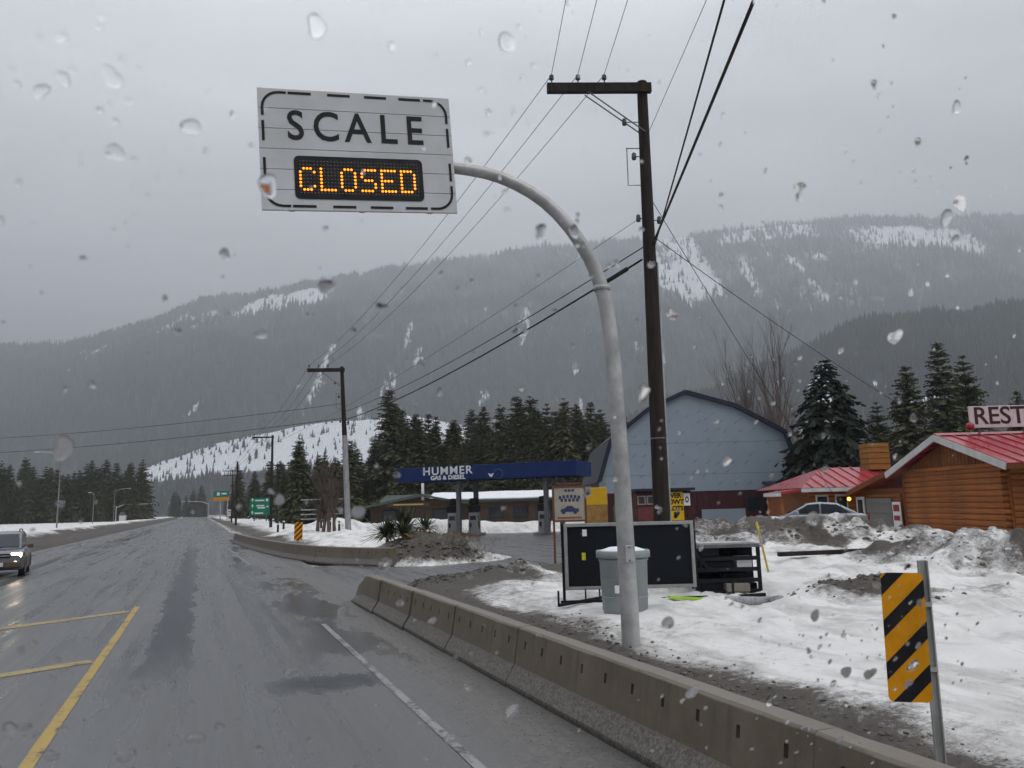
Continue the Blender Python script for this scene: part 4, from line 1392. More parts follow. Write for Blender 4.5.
def street_lamp(loc, H, arm, rz, label, group='street lamps'):
    e = tag(empty('street_lamp', loc, rz), label, 'street lamp', group)
    MB().tube([(0, 0, -0.3), (0, 0, H * 0.5), (0, 0, H)], [0.10, 0.08, 0.055], 10).build('pole', M_steel_d2, e)
    MB().tube([(0, 0, H - 0.3), (-arm * 0.3, 0, H + 0.25), (-arm, 0, H + 0.45)], [0.05, 0.045, 0.04], 8).build('arm', M_steel, e)
    h = MB()
    h.prism([(-arm - 0.75, H + 0.42), (-arm - 0.62, H + 0.56), (-arm + 0.05, H + 0.54), (-arm + 0.1, H + 0.40)], 'y', -0.17, 0.17)
    h.build('lamp_head', M_steel, e, 0.03)
    MB().box((-arm - 0.35, 0, H + 0.395), (0.42, 0.24, 0.04)).build('lens', M_white, e)
    return e


street_lamp((-16.3, 111, 0.3), 9.6, 2.6, R(-20), 'tall street lamp nearest on the left verge')
q = S(-99, 185); street_lamp((q.x, q.y, 0.2), 7.2, 0.6, 0, 'short lamp post on the left verge past the tall lamp')
q = S(-116, 228); street_lamp((q.x, q.y, 0.2), 9.5, -4.2, R(10), 'far lamp with its arm over the highway', 'street lamps')
q = S(-135, 290); street_lamp((q.x, q.y, 0.2), 10.0, -2.5, R(0), 'farthest thin lamp on the left verge', 'street lamps')


def signal_mast(loc, H, arm, label):
    e = tag(empty('traffic_signal', loc), label, 'traffic signal', 'signal masts at the far junction')
    MB().tube([(0, 0, -0.3), (0, 0, H - 0.8), (0, 0, H)], [0.20, 0.16, 0.14], 10).build('pole', M_steel, e)
    s_ = 1 if arm > 0 else -1
    MB().tube([(0, 0, H - 0.7), (s_ * 0.9, 0, H - 0.1), (s_ * 2.4, 0, H + 0.35), (arm, 0, H + 0.55)], [0.13, 0.12, 0.11, 0.07], 8).build('arm', M_steel, e)
    for f in (0.75, 0.98):
        hd = MB().box((arm * f, 0, H + 0.1), (0.34, 0.25, 1.0)).build('signal_head', M_black, e, 0.03)
        for k in range(3):
            ln = MB().lathe([(0.001, 0), (0.11, 0.0), (0.11, 0.03), (0.001, 0.05)], (0, 0, 0), 10).build('lens', M_glass_d, hd)
            ln.rotation_euler = (R(90), 0, 0); ln.location = (arm * f, -0.13, H + 0.42 - 0.32 * k)
    return e


q = S(-97.3, 250); signal_mast((q.x, q.y, 0), 5.7, -8.5, 'signal mast with arm reaching left over the far junction')
q = S(-126.5, 250); signal_mast((q.x, q.y, 0), 5.4, 12.5, 'signal mast with arm reaching right over the far junction')
q = S(-125.0, 252)
e = tag(empty('signal_cabinet', (q.x, q.y, 0.2), SITE_ROT), 'white control cabinet with grey cover beside the left signal mast', 'cabinet')
MB().box((0, 0, 1.1), (2.3, 1.4, 2.2)).build('body', M_white, e, 0.03)
MB().prism([(-1.25, 2.2), (1.25, 2.2), (0.7, 3.4), (-0.7, 3.4)], 'y', -0.8, 0.8).build('hood', M_steel_d, e)
MB().box((0.3, -0.72, 1.1), (0.9, 0.04, 1.8)).build('door', M_white, e)
# stacked rails at the roadside behind the guide sign
e = tag(empty('timber_rack', S(-27.4, 112, 0.3), SITE_ROT), 'open rack of long horizontal rails behind the island', 'rack')
for x in (-2.6, 0, 2.6):
    MB().box((x, 0, 1.9), (0.16, 0.2, 3.8)).build('upright', M_wood_pole, e)
for z in (0.8, 1.45, 2.1, 3.5):
    MB().box((0, -0.16, z), (6.0, 0.12, 0.16)).build('rail', M_grey_pole, e)
for i, (x, y) in enumerate([(6.2, 70), (6.9, 72.5), (9.4, 67.2), (10.1, 66.9), (10.8, 66.6)]):
    e = tag(empty('bollard', (x, y, tz(x, y))), 'short dark bollard standing in the verge snow', 'bollard', 'bollards in the verge snow')
    MB().lathe([(0.09, -0.3), (0.09, 0.8), (0.07, 0.86), (0.001, 0.88)], (0, 0, 0), 10).build('post', M_wood_pole, e)
    MB().lathe([(0.092, 0.62), (0.094, 0.62), (0.094, 0.74), (0.092, 0.74)], (0, 0, 0), 10).build('band', M_white, e)

# ================================================================== BUILDINGS
def place(name, l, d, z, label, cat, dr=0.0):
    return tag(empty(name, S(l, d, z), SITE_ROT + dr), label, cat)


# ---- barn wrapped in pale blue sheeting
M_wrap = simple('blue_house_wrap', (0.265, 0.315, 0.365), 0.55, 0, 0.07, 0.6, dirt=(0.22, 0.26, 0.31), dirt_amt=0.5)
M_wrapprint = simple('wrap_print', (0.135, 0.165, 0.21), 0.6, 0, 0.1)
M_eave = simple('dark_navy_fascia', (0.018, 0.022, 0.040), 0.5, 0, 0.3)
M_roofdk = simple('dark_roofing', (0.05, 0.055, 0.065), 0.7, 0, 0.3, 2.0)
M_maroon = simple('maroon_boards', (0.055, 0.016, 0.017), 0.6, 0, 0.3, 3.0, 0.2, stretch=(4, 4, 0.4))
barn = place('barn', 15.2, 65, 0, 'big barn with pale blue sheeted gable and dark curved roof edge', 'barn')
out = [(-8.2, 3.9), (-7.1, 7.3), (-3.9, 9.75), (-0.7, 11.15), (3.4, 9.9), (7.4, 7.6), (8.5, 3.9)]
gable = [(-8.2, 3.0)] + out + [(8.5, 3.0)]
wl = MB().prism(gable, 'y', 0.0, 0.25).build('gable_wall', M_wrap, barn)
pr = MB()
rr = random.Random(5)
for i in range(17):
    for j in range(9):
        x = -8.0 + i * 1.0 + (0.5 if j % 2 else 0) + rr.uniform(-.35, .35); z = 3.5 + j * 0.85 + rr.uniform(-.3, .3)
        if rr.random() < 0.25: continue
        zr = np.interp(x, [q[0] for q in out], [q[1] for q in out]) - 0.5
        if z + 0.3 < zr:
            for k in range(3):
                pr.box((x + k * 0.10, -0.006, z + k * 0.075), (0.13, 0.006, 0.055), Matrix.Rotation(R(-36), 3, 'Y'))
o = pr.build('sheet_print', M_wrapprint, wl); o['kind'] = 'stuff'
for z in (4.4, 7.0):
    xa = np.interp(z, [3.9, 7.3, 9.75, 11.15], [-8.2, -7.1, -3.9, -0.7]); xb = np.interp(z, [3.9, 7.6, 9.9, 11.15], [8.5, 7.4, 3.4, -0.7])
    MB().box(((xa + xb) / 2, -0.004, z), (xb - xa - 0.1, 0.012, 0.03)).build('sheet_lap', M_wrapprint, wl)
# base storey
base = MB().box((0.15, 0.2, 1.5), (16.5, 0.3, 3.0)).build('base_wall', M_maroon, barn)
for x in np.arange(-7.9, 8.3, 0.55):
    MB().box((x, 0.035, 1.5), (0.06, 0.03, 2.9)).build('batten', M_maroon, base)
for x in (-4.2, -2.6, 4.4, 5.8):
    wn = MB().box((x, 0.02, 1.9), (1.1, 0.05, 1.1)).build('window', M_eave, barn)
    MB().box((x, -0.012, 1.9), (0.95, 0.02, 0.95)).build('pane', M_glass_d, wn)
MB().box((1.9, -0.02, 0.75), (3.6, 0.05, 1.5)).build('lower_panel', M_wrap, barn)
rb = MB()
for a, b in zip(out, out[1:]):
    A, B = Vector((a[0], -0.35, a[1] + 0.12)), Vector((b[0], -0.35, b[1] + 0.12))
    MB().bar(A + Vector((0, 0.15, 0)), B + Vector((0, 0.15, 0)), 0.30, 0.34).build('fascia', M_eave, barn)
    n = Vector((-(b[1] - a[1]), 0, b[0] - a[0])).normalized()
    vs = [Vector((a[0], -0.05, a[1])), Vector((b[0], -0.05, b[1])), Vector((b[0], 16, b[1])), Vector((a[0], 16, a[1]))]
    vs2 = [v + n * 0.2 for v in vs]
    MB().add(vs + vs2, [(0, 1, 2, 3), (7, 6, 5, 4), (0, 4, 5, 1), (1, 5, 6, 2), (2, 6, 7, 3), (3, 7, 4, 0)]).build('roof_slope', M_roofdk, barn)
MB().box((0.15, 15.9, 2.0), (16.4, 0.2, 4.0)).build('rear_wall', M_maroon, barn)
for x in (-8.1, 8.4):
    MB().box((x, 8, 2.0), (0.2, 15.4, 4.0)).build('side_wall', M_maroon, barn)
MB().box((6.9, -0.9, 3.4), (3.4, 1.6, 0.16), Matrix.Rotation(R(12), 3, 'X')).build('porch_roof', M_eave, barn)
for x in (5.3, 8.5):
    MB().box((x, -1.5, 1.6), (0.14, 0.14, 3.2)).build('porch_post', M_maroon, barn)

# ---- log restaurant
M_log = simple('varnished_logs', (0.34, 0.112, 0.028), 0.6, 0, 0.38, 1.2, 0.25, stretch=(0.6, 0.6, 5), dirt=(0.12, 0.045, 0.015), dirt_amt=0.7, objvar=0.42)
M_logdk = simple('dark_varnished_boards', (0.200, 0.066, 0.019), 0.6, 0, 0.35, 2.0, 0.25, stretch=(5, 5, 0.6), objvar=0.5)
M_red = simple('red_metal_roof', (0.36, 0.030, 0.040), 0.33, 0.0, 0.12, 1.2, wet=0.5, dirt=(0.22, 0.03, 0.035), dirt_amt=0.4)
M_fascia = simple('white_fascia', (0.55, 0.55, 0.54), 0.55, 0, 0.12, 3.0, dirt=(0.33, 0.31, 0.29), dirt_amt=0.5)
rest = place('log_restaurant', 17.0, 27.4, 0.0, 'log restaurant with red metal roof and white gable trim', 'restaurant')
YM, ZR, ZE = 4.15, 4.52, 3.22          # ridge position, ridge and eave heights
WX0, WXL = 0.45, 15.0
# horizontal log courses, each a rounded beam
def log_mesh(L):
    mb = MB()
    prof = [(0.0, 0.0), (0.035, 0.012), (0.055, 0.06), (0.058, 0.155), (0.036, 0.208), (0.0, 0.22)]
    vs = [(x, 0, z) for x, z in prof] + [(x, L, z) for x, z in prof]
    n = len(prof)
    mb.add(vs, [(i, i + n, i + 1 + n, i + 1) for i in range(n - 1)] + [tuple(range(n)), tuple(range(2 * n - 1, n - 1, -1)), (0, n - 1, 2 * n - 1, n)], False)
    me = mb.mesh('log'); me.materials.append(M_log)
    return me
lmA, lmB, lmC = log_mesh(7.5), log_mesh(14.4), log_mesh(4.0)
gw = MB().box((WX0 + 0.1, 4.15, 1.6), (0.16, 7.5, 3.3)).build('gable_end_wall', M_logdk, rest)
sw = MB().box((WX0 + 7.3, 0.5, 1.6), (14.3, 0.16, 3.3)).build('side_wall', M_logdk, rest)
for i in range(14):
    o = mesh_obj('log', lmA, None, gw); o.location = (WX0 + 0.015, 0.4, 0.10 + 0.222 * i); o.scale = (-1, 1, 1)
    o = mesh_obj('log', lmB, None, sw); o.location = (WX0 + 0.05, 0.415, 0.10 + 0.222 * i - 0.11); o.rotation_euler = (0, 0, R(-90)); o.scale = (1, 1, 1)
for i in range(14):   # saddle-notched log ends at the corner
    MB().tube([(WX0 - 0.26, 0.50, 0.21 + 0.222 * i), (WX0 - 0.06, 0.50, 0.21 + 0.222 * i)], 0.095, 8).build('log_end', M_log, rest)
# gable triangle in vertical boards
gb = MB().prism([(0.55, 3.2), (7.75, 3.2), (YM, ZR - 0.10)], 'x', WX0 + 0.03, WX0 + 0.12).build('gable_backing', M_logdk, rest)
for y in np.arange(0.75, 7.7, 0.235):
    zt_ = ZR - 0.14 - abs(y - YM) * (ZR - ZE) / YM
    if zt_ > 3.3:
        MB().box((WX0 + 0.012, y, (3.22 + zt_) / 2), (0.03, 0.205, zt_ - 3.22)).build('board', M_logdk, gb)
MB().box((WX0 - 0.03, YM, 3.24), (0.10, 7.4, 0.14)).build('trim_beam', M_log, rest)
# roof
def roof_slope(y0, z0, y1, z1, x0, x1, parent, name='roof_slope', nr=16, mat=M_red):
    n = Vector((0, -(z1 - z0), y1 - y0)).normalized()
    if n.z < 0: n = -n
    vs = [Vector((x0, y0, z0)), Vector((x1, y0, z0)), Vector((x1, y1, z1)), Vector((x0, y1, z1))]
    vs2 = [v + n * 0.07 for v in vs]
    rf = MB().add(vs + vs2, [(0, 1, 2, 3), (7, 6, 5, 4), (0, 4, 5, 1), (1, 5, 6, 2), (2, 6, 7, 3), (3, 7, 4, 0)]).build(name, mat, parent)
    for i in range(nr + 1):
        x = x0 + (x1 - x0) * i / nr
        MB().bar(Vector((x, y0, z0)) + n * 0.09, Vector((x, y1, z1)) + n * 0.09, 0.05, 0.05).build('seam', mat, rf)
    return rf
roof_slope(-0.25, ZE - 0.05, YM, ZR, 0.0, WXL, rest, nr=26)
roof_slope(8.55, ZE - 0.05, YM, ZR, 0.0, WXL, rest, nr=26)
MB().prism([(YM - 0.28, ZR + 0.03), (YM, ZR + 0.14), (YM + 0.28, ZR + 0.03)], 'x', -0.01, WXL).build('ridge_cap', M_red, rest)
for y0 in (-0.27, 8.57):
    MB().bar((-0.03, y0, ZE - 0.10), (-0.03, YM, ZR - 0.05), 0.06, 0.26).build('fascia', M_fascia, rest)
MB().bar((0.0, -0.29, ZE - 0.12), (WXL, -0.29, ZE - 0.12), 0.05, 0.18).build('eave_board', M_logdk, rest)
MB().box((WXL - 0.4, 4.15, 1.9), (0.2, 7.4, 3.6)).build('rear_wall', M_logdk, rest)
MB().box((7.4, 7.9, 1.6), (14.0, 0.2, 3.2)).build('back_wall', M_logdk, rest)
for x in (4.0, 7.5, 11.0):
    wn = MB().box((x, 0.36, 1.75), (1.5, 0.08, 1.2)).build('window', M_fascia, rest)
    MB().box((x, 0.315, 1.75), (1.3, 0.03, 1.0)).build('pane', M_glass_d, wn)
# lean-to on the far side
lt = MB().box((WX0 + 0.1, 10.25, 1.35), (0.16, 4.5, 2.4)).build('lean_to_wall', M_logdk, rest)
for i in range(10):
    o = mesh_obj('log', lmC, None, lt); o.location = (WX0 + 0.012, 8.3, 0.10 + 0.222 * i); o.scale = (-1, 1.05, 1)
roof_slope(12.9, 2.42, 8.2, 3.34, 0.05, 6.0, rest, 'lean_to_roof', 8)
MB().bar((0.0, 13.0, 2.36), (0.0, 8.3, 3.26), 0.06, 0.22).build('lean_to_fascia', M_logdk, rest)
dr_ = MB().box((WX0 - 0.12, 10.3, 1.05), (0.06, 2.6, 2.1)).build('garage_door', simple('grey_shutter', (0.17, 0.165, 0.155), 0.6, 0, 0.15), rest)
for z in (0.5, 0.95, 1.4, 1.85):
    MB().box((WX0 - 0.155, 10.3, z), (0.015, 2.55, 0.03)).build('panel_joint', M_steel_d, dr_)
wn = MB().box((WX0 - 0.12, 12.25, 1.35), (0.06, 0.9, 1.7)).build('side_door', M_fascia, rest)
MB().box((WX0 - 0.155, 12.25, 1.35), (0.02, 0.55, 1.4)).build('pane', M_glass_d, wn)
pst = MB().box((WX0 - 0.13, 8.55, 1.35), (0.03, 0.75, 1.15)).build('wall_notice', M_white, rest)
MB().box((WX0 - 0.15, 8.55, 1.65), (0.015, 0.55, 0.30)).box((WX0 - 0.15, 8.55, 1.2), (0.015, 0.55, 0.22)).build('notice_print', simple('notice_red', (0.30, 0.03, 0.04), 0.5), pst)
# roof sign
rs = place('roof_sign', 18.45, 31.45, 4.64, 'white roof sign with dark letters beginning REST above the red roof', 'sign')
MB().box((3.5, 0, 0.62), (7.0, 0.10, 0.88)).build('board', simple('faded_pink_white_board', (0.62, 0.55, 0.55), 0.5, 0, 0.1, dirt=(0.38, 0.28, 0.28), dirt_amt=0.4), rs, 0.01)
M_signmaroon = simple('sign_maroon_letters', (0.05, 0.016, 0.022), 0.5)
text_obj('lettering', 'RESTAURANT', 0.98, M_signmaroon, rs, (0.12, -0.056, 0.63), (R(90), 0, 0), 0.006, 0.012, 0.98, 'LEFT', 1.02)
for x in (0.4, 2.2, 4.0, 5.7):
    MB().bar((x, 0.08, -0.05), (x, 0.08, 1.0), 0.06).build('support', M_steel_d, rs)
# a small round red lamp by the sign
e = place('roof_lamp', 18.35, 31.3, 4.66, 'small round red lamp at the end of the roof sign', 'lamp')
MB().sphere((0, 0, 0.22), 0.16, 12, 8).build('globe', simple('red_globe', (0.30, 0.02, 0.03), 0.2), e)
MB().tube([(0, 0, 0), (0, 0, 0.1)], 0.05, 8).build('socket', M_steel_d, e)

# ---- lower annex with red hipped roof
anx = place('roadhouse', 14.8, 41.0, 0.0, 'low log roadhouse with red hipped roof and a wall lamp', 'building')
MB().box((5.3, 3.4, 1.35), (9.6, 6.2, 2.7)).build('wall', M_logdk, anx)
lmD = log_mesh(9.6)
for i in range(12):
    o = mesh_obj('log', lmD, None, anx); o.location = (0.5, 0.30, 0.05 + 0.222 * i); o.rotation_euler = (0, 0, R(-90))
hz = [(0, -0.3, 2.72), (11.4, -0.3, 2.72), (11.4, 7.4, 2.72), (0, 7.4, 2.72), (2.6, 3.5, 3.86), (9.6, 3.5, 3.86)]
rf = MB().add(hz, [(0, 1, 5, 4), (1, 2, 5), (2, 3, 4, 5), (3, 0, 4), (0, 3, 2, 1)]).build('roof', M_red, anx)
for i in range(1, 19):
    x = 11.4 * i / 19
    zt_ = 3.86; f = min(1, x / 2.6, (11.4 - x) / 1.8)
    MB().bar((x, -0.3, 2.755), (x, -0.3 + 3.8 * f, 2.755 + 1.14 * f), 0.05, 0.05).build('seam', M_red, rf)
MB().bar((-0.02, -0.33, 2.60), (11.4, -0.33, 2.60), 0.06, 0.20).build('eave_board', M_fascia, anx)
MB().box((-0.5, 1.0, 2.55), (1.3, 2.6, 0.12), Matrix.Rotation(R(-8), 3, 'Y')).build('porch_roof', M_red, anx)
MB().box((-1.12, 1.0, 2.42), (0.06, 2.7, 0.2)).build('porch_fascia', M_fascia, anx)
for y in (0.0, 2.1):
    MB().box((-0.95, y, 1.2), (0.14, 0.14, 2.4)).build('porch_post', M_log, anx)
for x in (1.2, 2.2, 5.6):
    wn = MB().box((x, 0.18, 1.75), (0.65, 0.08, 1.2)).build('window', M_fascia, anx)
    MB().box((x, 0.13, 1.75), (0.5, 0.03, 1.0)).build('pane', M_glass_d, wn)
ch = MB().box((5.45, 3.0, 4.40), (1.15, 1.15, 1.45)).build('chimney', simple('ochre_boards', (0.30, 0.155, 0.035), 0.6, 0, 0.2, 2.0, 0.2, stretch=(1, 1, 5)), anx)
for z in (4.0, 4.3, 4.6, 4.9):
    MB().box((5.45, 3.0, z), (1.19, 1.19, 0.03)).build('board_joint', M_logdk, ch)
MB().box((6.2, 3.1, 4.1), (0.3, 1.0, 0.9)).build('chimney_flank', M_eave, ch)
wlmp = place('wall_lamp', 14.8 + 2.4, 40.78, 2.1, 'lit orange wall lamp under the low red roof', 'lamp')
MB().sphere((0, -0.1, 0), 0.10, 10, 8).build('globe', emit('warm_lamp', (1.0, 0.36, 0.06), 3.0), wlmp)
MB().box((0, 0.06, 0), (0.16, 0.12, 0.22)).build('bracket', M_black, wlmp)

# ---- low store behind the forecourt
st = place('store_building', -14.6, 86, 0.0, 'long low brown store with snow on its roof behind the gas canopy', 'building')
M_brown = simple('brown_siding', (0.070, 0.045, 0.030), 0.65, 0, 0.3, 2.0, 0.2, stretch=(0.5, 0.5, 5))
MB().box((11.0, 4.5, 1.45), (21.5, 8.5, 2.9)).build('wall', M_brown, st)
for z in np.arange(0.25, 2.8, 0.24):
    MB().box((11.0, 0.235, z), (21.4, 0.03, 0.20)).build('siding_board', M_brown, st)
rfs = MB().prism([(-0.3, 2.72), (-0.3, 2.95), (4.4, 3.75), (9.3, 2.95), (9.3, 2.72)], 'x', -0.2, 22.4).build('roof', simple('dark_green_roof', (0.05, 0.065, 0.055), 0.6), st)
nx_ = np.linspace(5.2, 22.2, 60); ny_ = np.linspace(-0.2, 4.4, 10)
NX, NY = np.meshgrid(nx_, ny_)
NZ = 2.98 + (NY + 0.3) * 0.170 + 0.16 * fbm(NX * 0.6, NY * 0.6, 3, 8) + 0.05
o = mesh_obj('roof_snow', grid_mesh('roof_snow', NX, NY, NZ), M_snowclean, st); o['kind'] = 'stuff'
sd_ = o.modifiers.new('thickness', 'SOLIDIFY'); sd_.thickness = 0.16
# gabled porch at the left end, sloping down to the left
MB().prism([(-2.4, 2.4), (4.6, 3.75), (5.2, 3.55), (9.5, 2.72), (9.5, 2.56), (5.2, 3.32), (4.6, 3.45), (-2.4, 2.2)], 'y', -1.6, 0.2).build('porch_roof', simple('olive_trim', (0.07, 0.085, 0.07), 0.6), st)
MB().prism([(-1.0, 2.45), (4.4, 3.40), (5.2, 3.28), (8.5, 2.60), (8.5, 0.1), (-1.0, 0.1)], 'y', -0.4, 0.1).build('porch_gable', M_brown, st)
for x in (-0.8, 3.8, 8.4):
    MB().box((x, -1.4, 1.3), (0.22, 0.22, 2.6)).build('porch_post', M_wood_pole, st)
MB().box((4.6, -0.5, 4.0), (0.28, 0.28, 1.9)).build('flue', M_white, st)
sb = MB().box((3.2, -1.68, 2.62), (4.4, 0.06, 0.34)).build('name_board', M_brown, st)
MB().box((3.2, -1.72, 2.62), (3.2, 0.02, 0.14)).build('board_lettering', simple('tan_letters', (0.40, 0.28, 0.10), 0.5), sb)
for x in (1.0, 6.4, 12.5, 15.2, 18.0):
    wn = MB().box((x, (-0.45 if x < 8 else 0.2), 1.5), (1.6, 0.08, 1.2)).build('window', M_wood_pole, st)
    MB().box((x, (-0.50 if x < 8 else 0.15), 1.5), (1.4, 0.03, 1.0)).build('pane', M_glass_d, wn)

# ---- gas station canopy
M_blue = simple('blue_fascia', (0.005, 0.022, 0.105), 0.6, 0, 0.12, 1.0, dirt=(0.014, 0.034, 0.10), dirt_amt=0.4)
cL, cR = S(-9.42, 63), S(4.55, 57.2)
cv = cR - cL; clen = cv.length; crz = math.atan2(cv.y, cv.x)
can = tag(empty('gas_canopy', (cL.x, cL.y, 0), crz), 'blue gas station canopy lettered in white on two pairs of columns', 'canopy')
fa = MB().box((clen / 2, 0, 4.83), (clen, 0.12, 1.10)).build('fascia', M_blue, can, 0.02)
MB().box((clen / 2, 3.6, 4.83), (clen, 0.12, 1.10)).build('fascia', M_blue, can, 0.02)
for x in (0.06, clen - 0.06):
    MB().box((x, 1.8, 4.83), (0.12, 3.46, 1.10)).build('fascia', M_blue, can, 0.02)
MB().box((clen / 2, 1.8, 4.75), (clen - 0.3, 3.4, 0.35)).build('deck', M_steel, can)
text_obj('lettering', 'HUMMER', 0.86, M_white, can, (4.55, -0.064, 5.02), (R(90), 0, 0), 0.008, 0.016, 1.16, 'CENTER', 1.12)
text_obj('lettering', 'GAS & DIESEL', 0.44, M_white, can, (4.6, -0.064, 4.50), (R(90), 0, 0), 0.008, 0.016, 1.05, 'CENTER', 1.1)
lg = MB().prism([(8.05, 4.72), (8.3, 4.62), (8.55, 4.74), (8.38, 4.42), (8.22, 4.42)], 'y', -0.072, -0.062).build('emblem', M_white, can)
er = MB().lathe([(0.34, 0), (0.40, 0), (0.40, 0.012), (0.34, 0.012)], (0, 0, 0), 20).build('emblem_ring', simple('ring_blue', (0.05, 0.08, 0.22), 0.4), can)
er.location = (8.9, -0.062, 4.62); er.rotation_euler = (R(90), 0, 0)
for x, y in ((5.1, 0.8), (5.6, 2.9), (12.4, 0.8), (12.9, 2.9)):
    cb = MB().box((x, y, 2.1), (0.32, 0.32, 4.3)).build('column', M_steel_d, can)
    MB().bar((x - 0.9, y, 4.25), (x, y, 3.3), 0.10).build('brace', M_steel_d, cb)
    MB().bar((x + 0.9, y, 4.25), (x, y, 3.3), 0.10).build('brace', M_steel_d, cb)
M_pump = simple('pump_grey', (0.27, 0.27, 0.28), 0.4, 0, 0.15)
for k, (x, y, lab) in enumerate([(4.3, 1.4, 'grey fuel pump on the forecourt, left of the canopy column'), (6.0, 1.7, 'grey fuel pump on the forecourt, right of the canopy column'), (12.0, 1.3, 'fuel pump behind the wooden billboard')]):
    px_ = cL + cv.normalized() * x + Vector((-cv.y, cv.x, 0)).normalized() * y
    e = tag(empty('fuel_pump', (px_.x, px_.y, 0.0), crz), lab, 'fuel pump', 'fuel pumps under the canopy')
    MB().box((0, 0, 0.10), (1.5, 1.0, 0.2)).build('plinth', M_conc, e, 0.03)
    MB().prism([(-0.42, 0.2), (0.42, 0.2), (0.36, 1.75), (-0.36, 1.75)], 'y', -0.28, 0.28).build('body', M_pump, e, 0.02)
    MB().box((0, -0.29, 1.35), (0.5, 0.03, 0.32)).build('screen', M_glass_d, e)
    MB().box((0, 0, 2.05), (0.9, 0.45, 0.5)).build('header', M_black, e, 0.03)
    MB().lathe([(0.02, 2.4), (0.36, 2.4), (0.40, 2.6), (0.36, 2.9), (0.02, 2.95)], (0, 0, -0.05), 14).build('globe', M_black, e)
    MB().tube([(0.4, -0.2, 1.5), (0.62, -0.3, 1.0), (0.55, -0.3, 0.5), (0.42, -0.2, 1.1)], 0.03, 6).build('hose', M_rubber, e)
    MB().box((-0.2, -0.31, 0.8), (0.12, 0.08, 0.35)).build('nozzle', M_black, e)

# ================================================================== ROADSIDE CLUTTER
# ---- black display board with its frame and skid base
q = S(2.05, 14.5)
gz = tz(q.x, q.y)
e = tag(empty('display_board', (q.x, q.y, 0.40), SITE_ROT), 'large black display board in a grey frame behind the curved mast', 'board')
MB().box((0, 0, 0.86), (2.24, 0.06, 1.06)).build('panel', M_blackpanel, e)
M_frame = simple('aluminium_frame', (0.30, 0.30, 0.29), 0.4, 0.3, 0.15)
for z in (0.30, 1.42):
    MB().box((0, -0.012, z), (2.36, 0.10, 0.06)).build('frame_rail', M_frame, e, 0.006)
for x in (-1.15, 1.15):
    MB().box((x, -0.014, 0.86), (0.06, 0.098, 1.06)).build('frame_stile', M_frame, e, 0.006)
for x in (-1.20, 1.21):
    MB().box((x, 0.075, 0.70), (0.05, 0.05, 1.5)).build('leg', M_black, e)
bs = MB()
bs.bar((-1.35, -0.75, 0.10), (-0.2, 0.55, 0.10), 0.05); bs.bar((1.3, -0.75, 0.10), (1.35, 0.6, 0.10), 0.05); bs.bar((-1.3, -0.5, 0.12), (1.3, -0.3, 0.12), 0.05)
bs.bar((-1.35, -0.75, 0.10), (-1.35, -0.75, 0.34), 0.035)
bs.build('skid_base', M_black, e)
for x in (-0.85, -0.6):
    MB().bar((x, -0.35, 0.12), (x + 0.03, 0.0, 0.30), 0.03).build('strut', M_black, e)
MB().box((-0.83, -0.034, 0.86), (0.07, 0.004, 0.13)).build('yellow_tag', simple('tag_yellow', (0.60, 0.58, 0.03), 0.5), e)
MB().box((-0.80, -0.034, 1.28), (0.08, 0.004, 0.12)).build('white_tag', M_white, e)

M_lump_pre = simple('old_snow', (0.45, 0.45, 0.46), 0.8, 0, 0.2, 4.0, 0.4)
# ---- litter bin
q = S(1.72, 12.9)
e = tag(empty('litter_bin', (q.x, q.y, 0.45), SITE_ROT), 'pale grey-blue litter bin partly hidden by the mast', 'bin')
M_bin = simple('bin_grey', (0.29, 0.32, 0.325), 0.5, 0, 0.10, 2.0, dirt=(0.22, 0.24, 0.24), dirt_amt=0.5)
MB().lathe([(0.345, -0.1), (0.345, 0.05), (0.36, 0.06), (0.385, 0.83), (0.40, 0.84), (0.40, 0.87), (0.385, 0.88)], (0, 0, 0), 28).build('body', M_bin, e)
MB().lathe([(0.40, 0.885), (0.435, 0.885), (0.435, 0.985), (0.425, 1.0), (0.385, 1.0), (0.38, 0.94), (0.001, 0.93)], (0, 0, 0), 28).build('rim', M_bin, e)
sn_ = MB().lathe([(0.378, 0.95), (0.36, 1.0), (0.22, 1.045), (0.001, 1.06)], (0, 0, 0), 20).build('snow_cap', M_snowclean, e)
for zz in (0.28, 0.56):
    MB().lathe([(0.367, zz - 0.012), (0.382, zz), (0.367, zz + 0.012)], (0, 0, 0), 28).build('rib', M_bin, e)
MB().box((-0.12, -0.372, 0.42), (0.16, 0.012, 0.12)).build('worn_sticker', M_white, e)

# ---- black steel attachment standing beside the board
q = S(3.98, 15.0)
e = tag(empty('steel_rack', (q.x, q.y, 0.42), SITE_ROT), 'black steel rack with slatted shelves beside the display board', 'rack')
for x in (-0.62, 0.56):
    for y in (0, 0.5):
        MB().box((x, y, 0.47), (0.06, 0.06, 0.98)).build('upright', M_black, e)
MB().box((-0.03, 0.25, 0.93), (1.28, 0.62, 0.06)).build('top_plate', M_steel_d, e)
for z in (0.10, 0.30, 0.50, 0.70):
    MB().box((-0.03, -0.02, z), (1.16, 0.05, 0.07)).build('rail', M_black, e)
    MB().box((-0.03, 0.52, z), (1.16, 0.05, 0.07)).build('rail', M_black, e)
MB().box((-0.03, 0.42, 0.45), (1.2, 0.03, 0.85)).build('back_sheet', M_blackpanel, e)
MB().bar((-0.62, -0.03, 0.82), (-0.40, -0.03, 0.52), 0.06).build('brace', M_black, e)
MB().box((0.30, 0.15, 0.62), (0.28, 0.25, 0.22)).build('white_box', M_white, e)
MB().box((0.10, -0.1, 0.18), (0.42, 0.2, 0.14)).build('grey_block', M_conc, e)
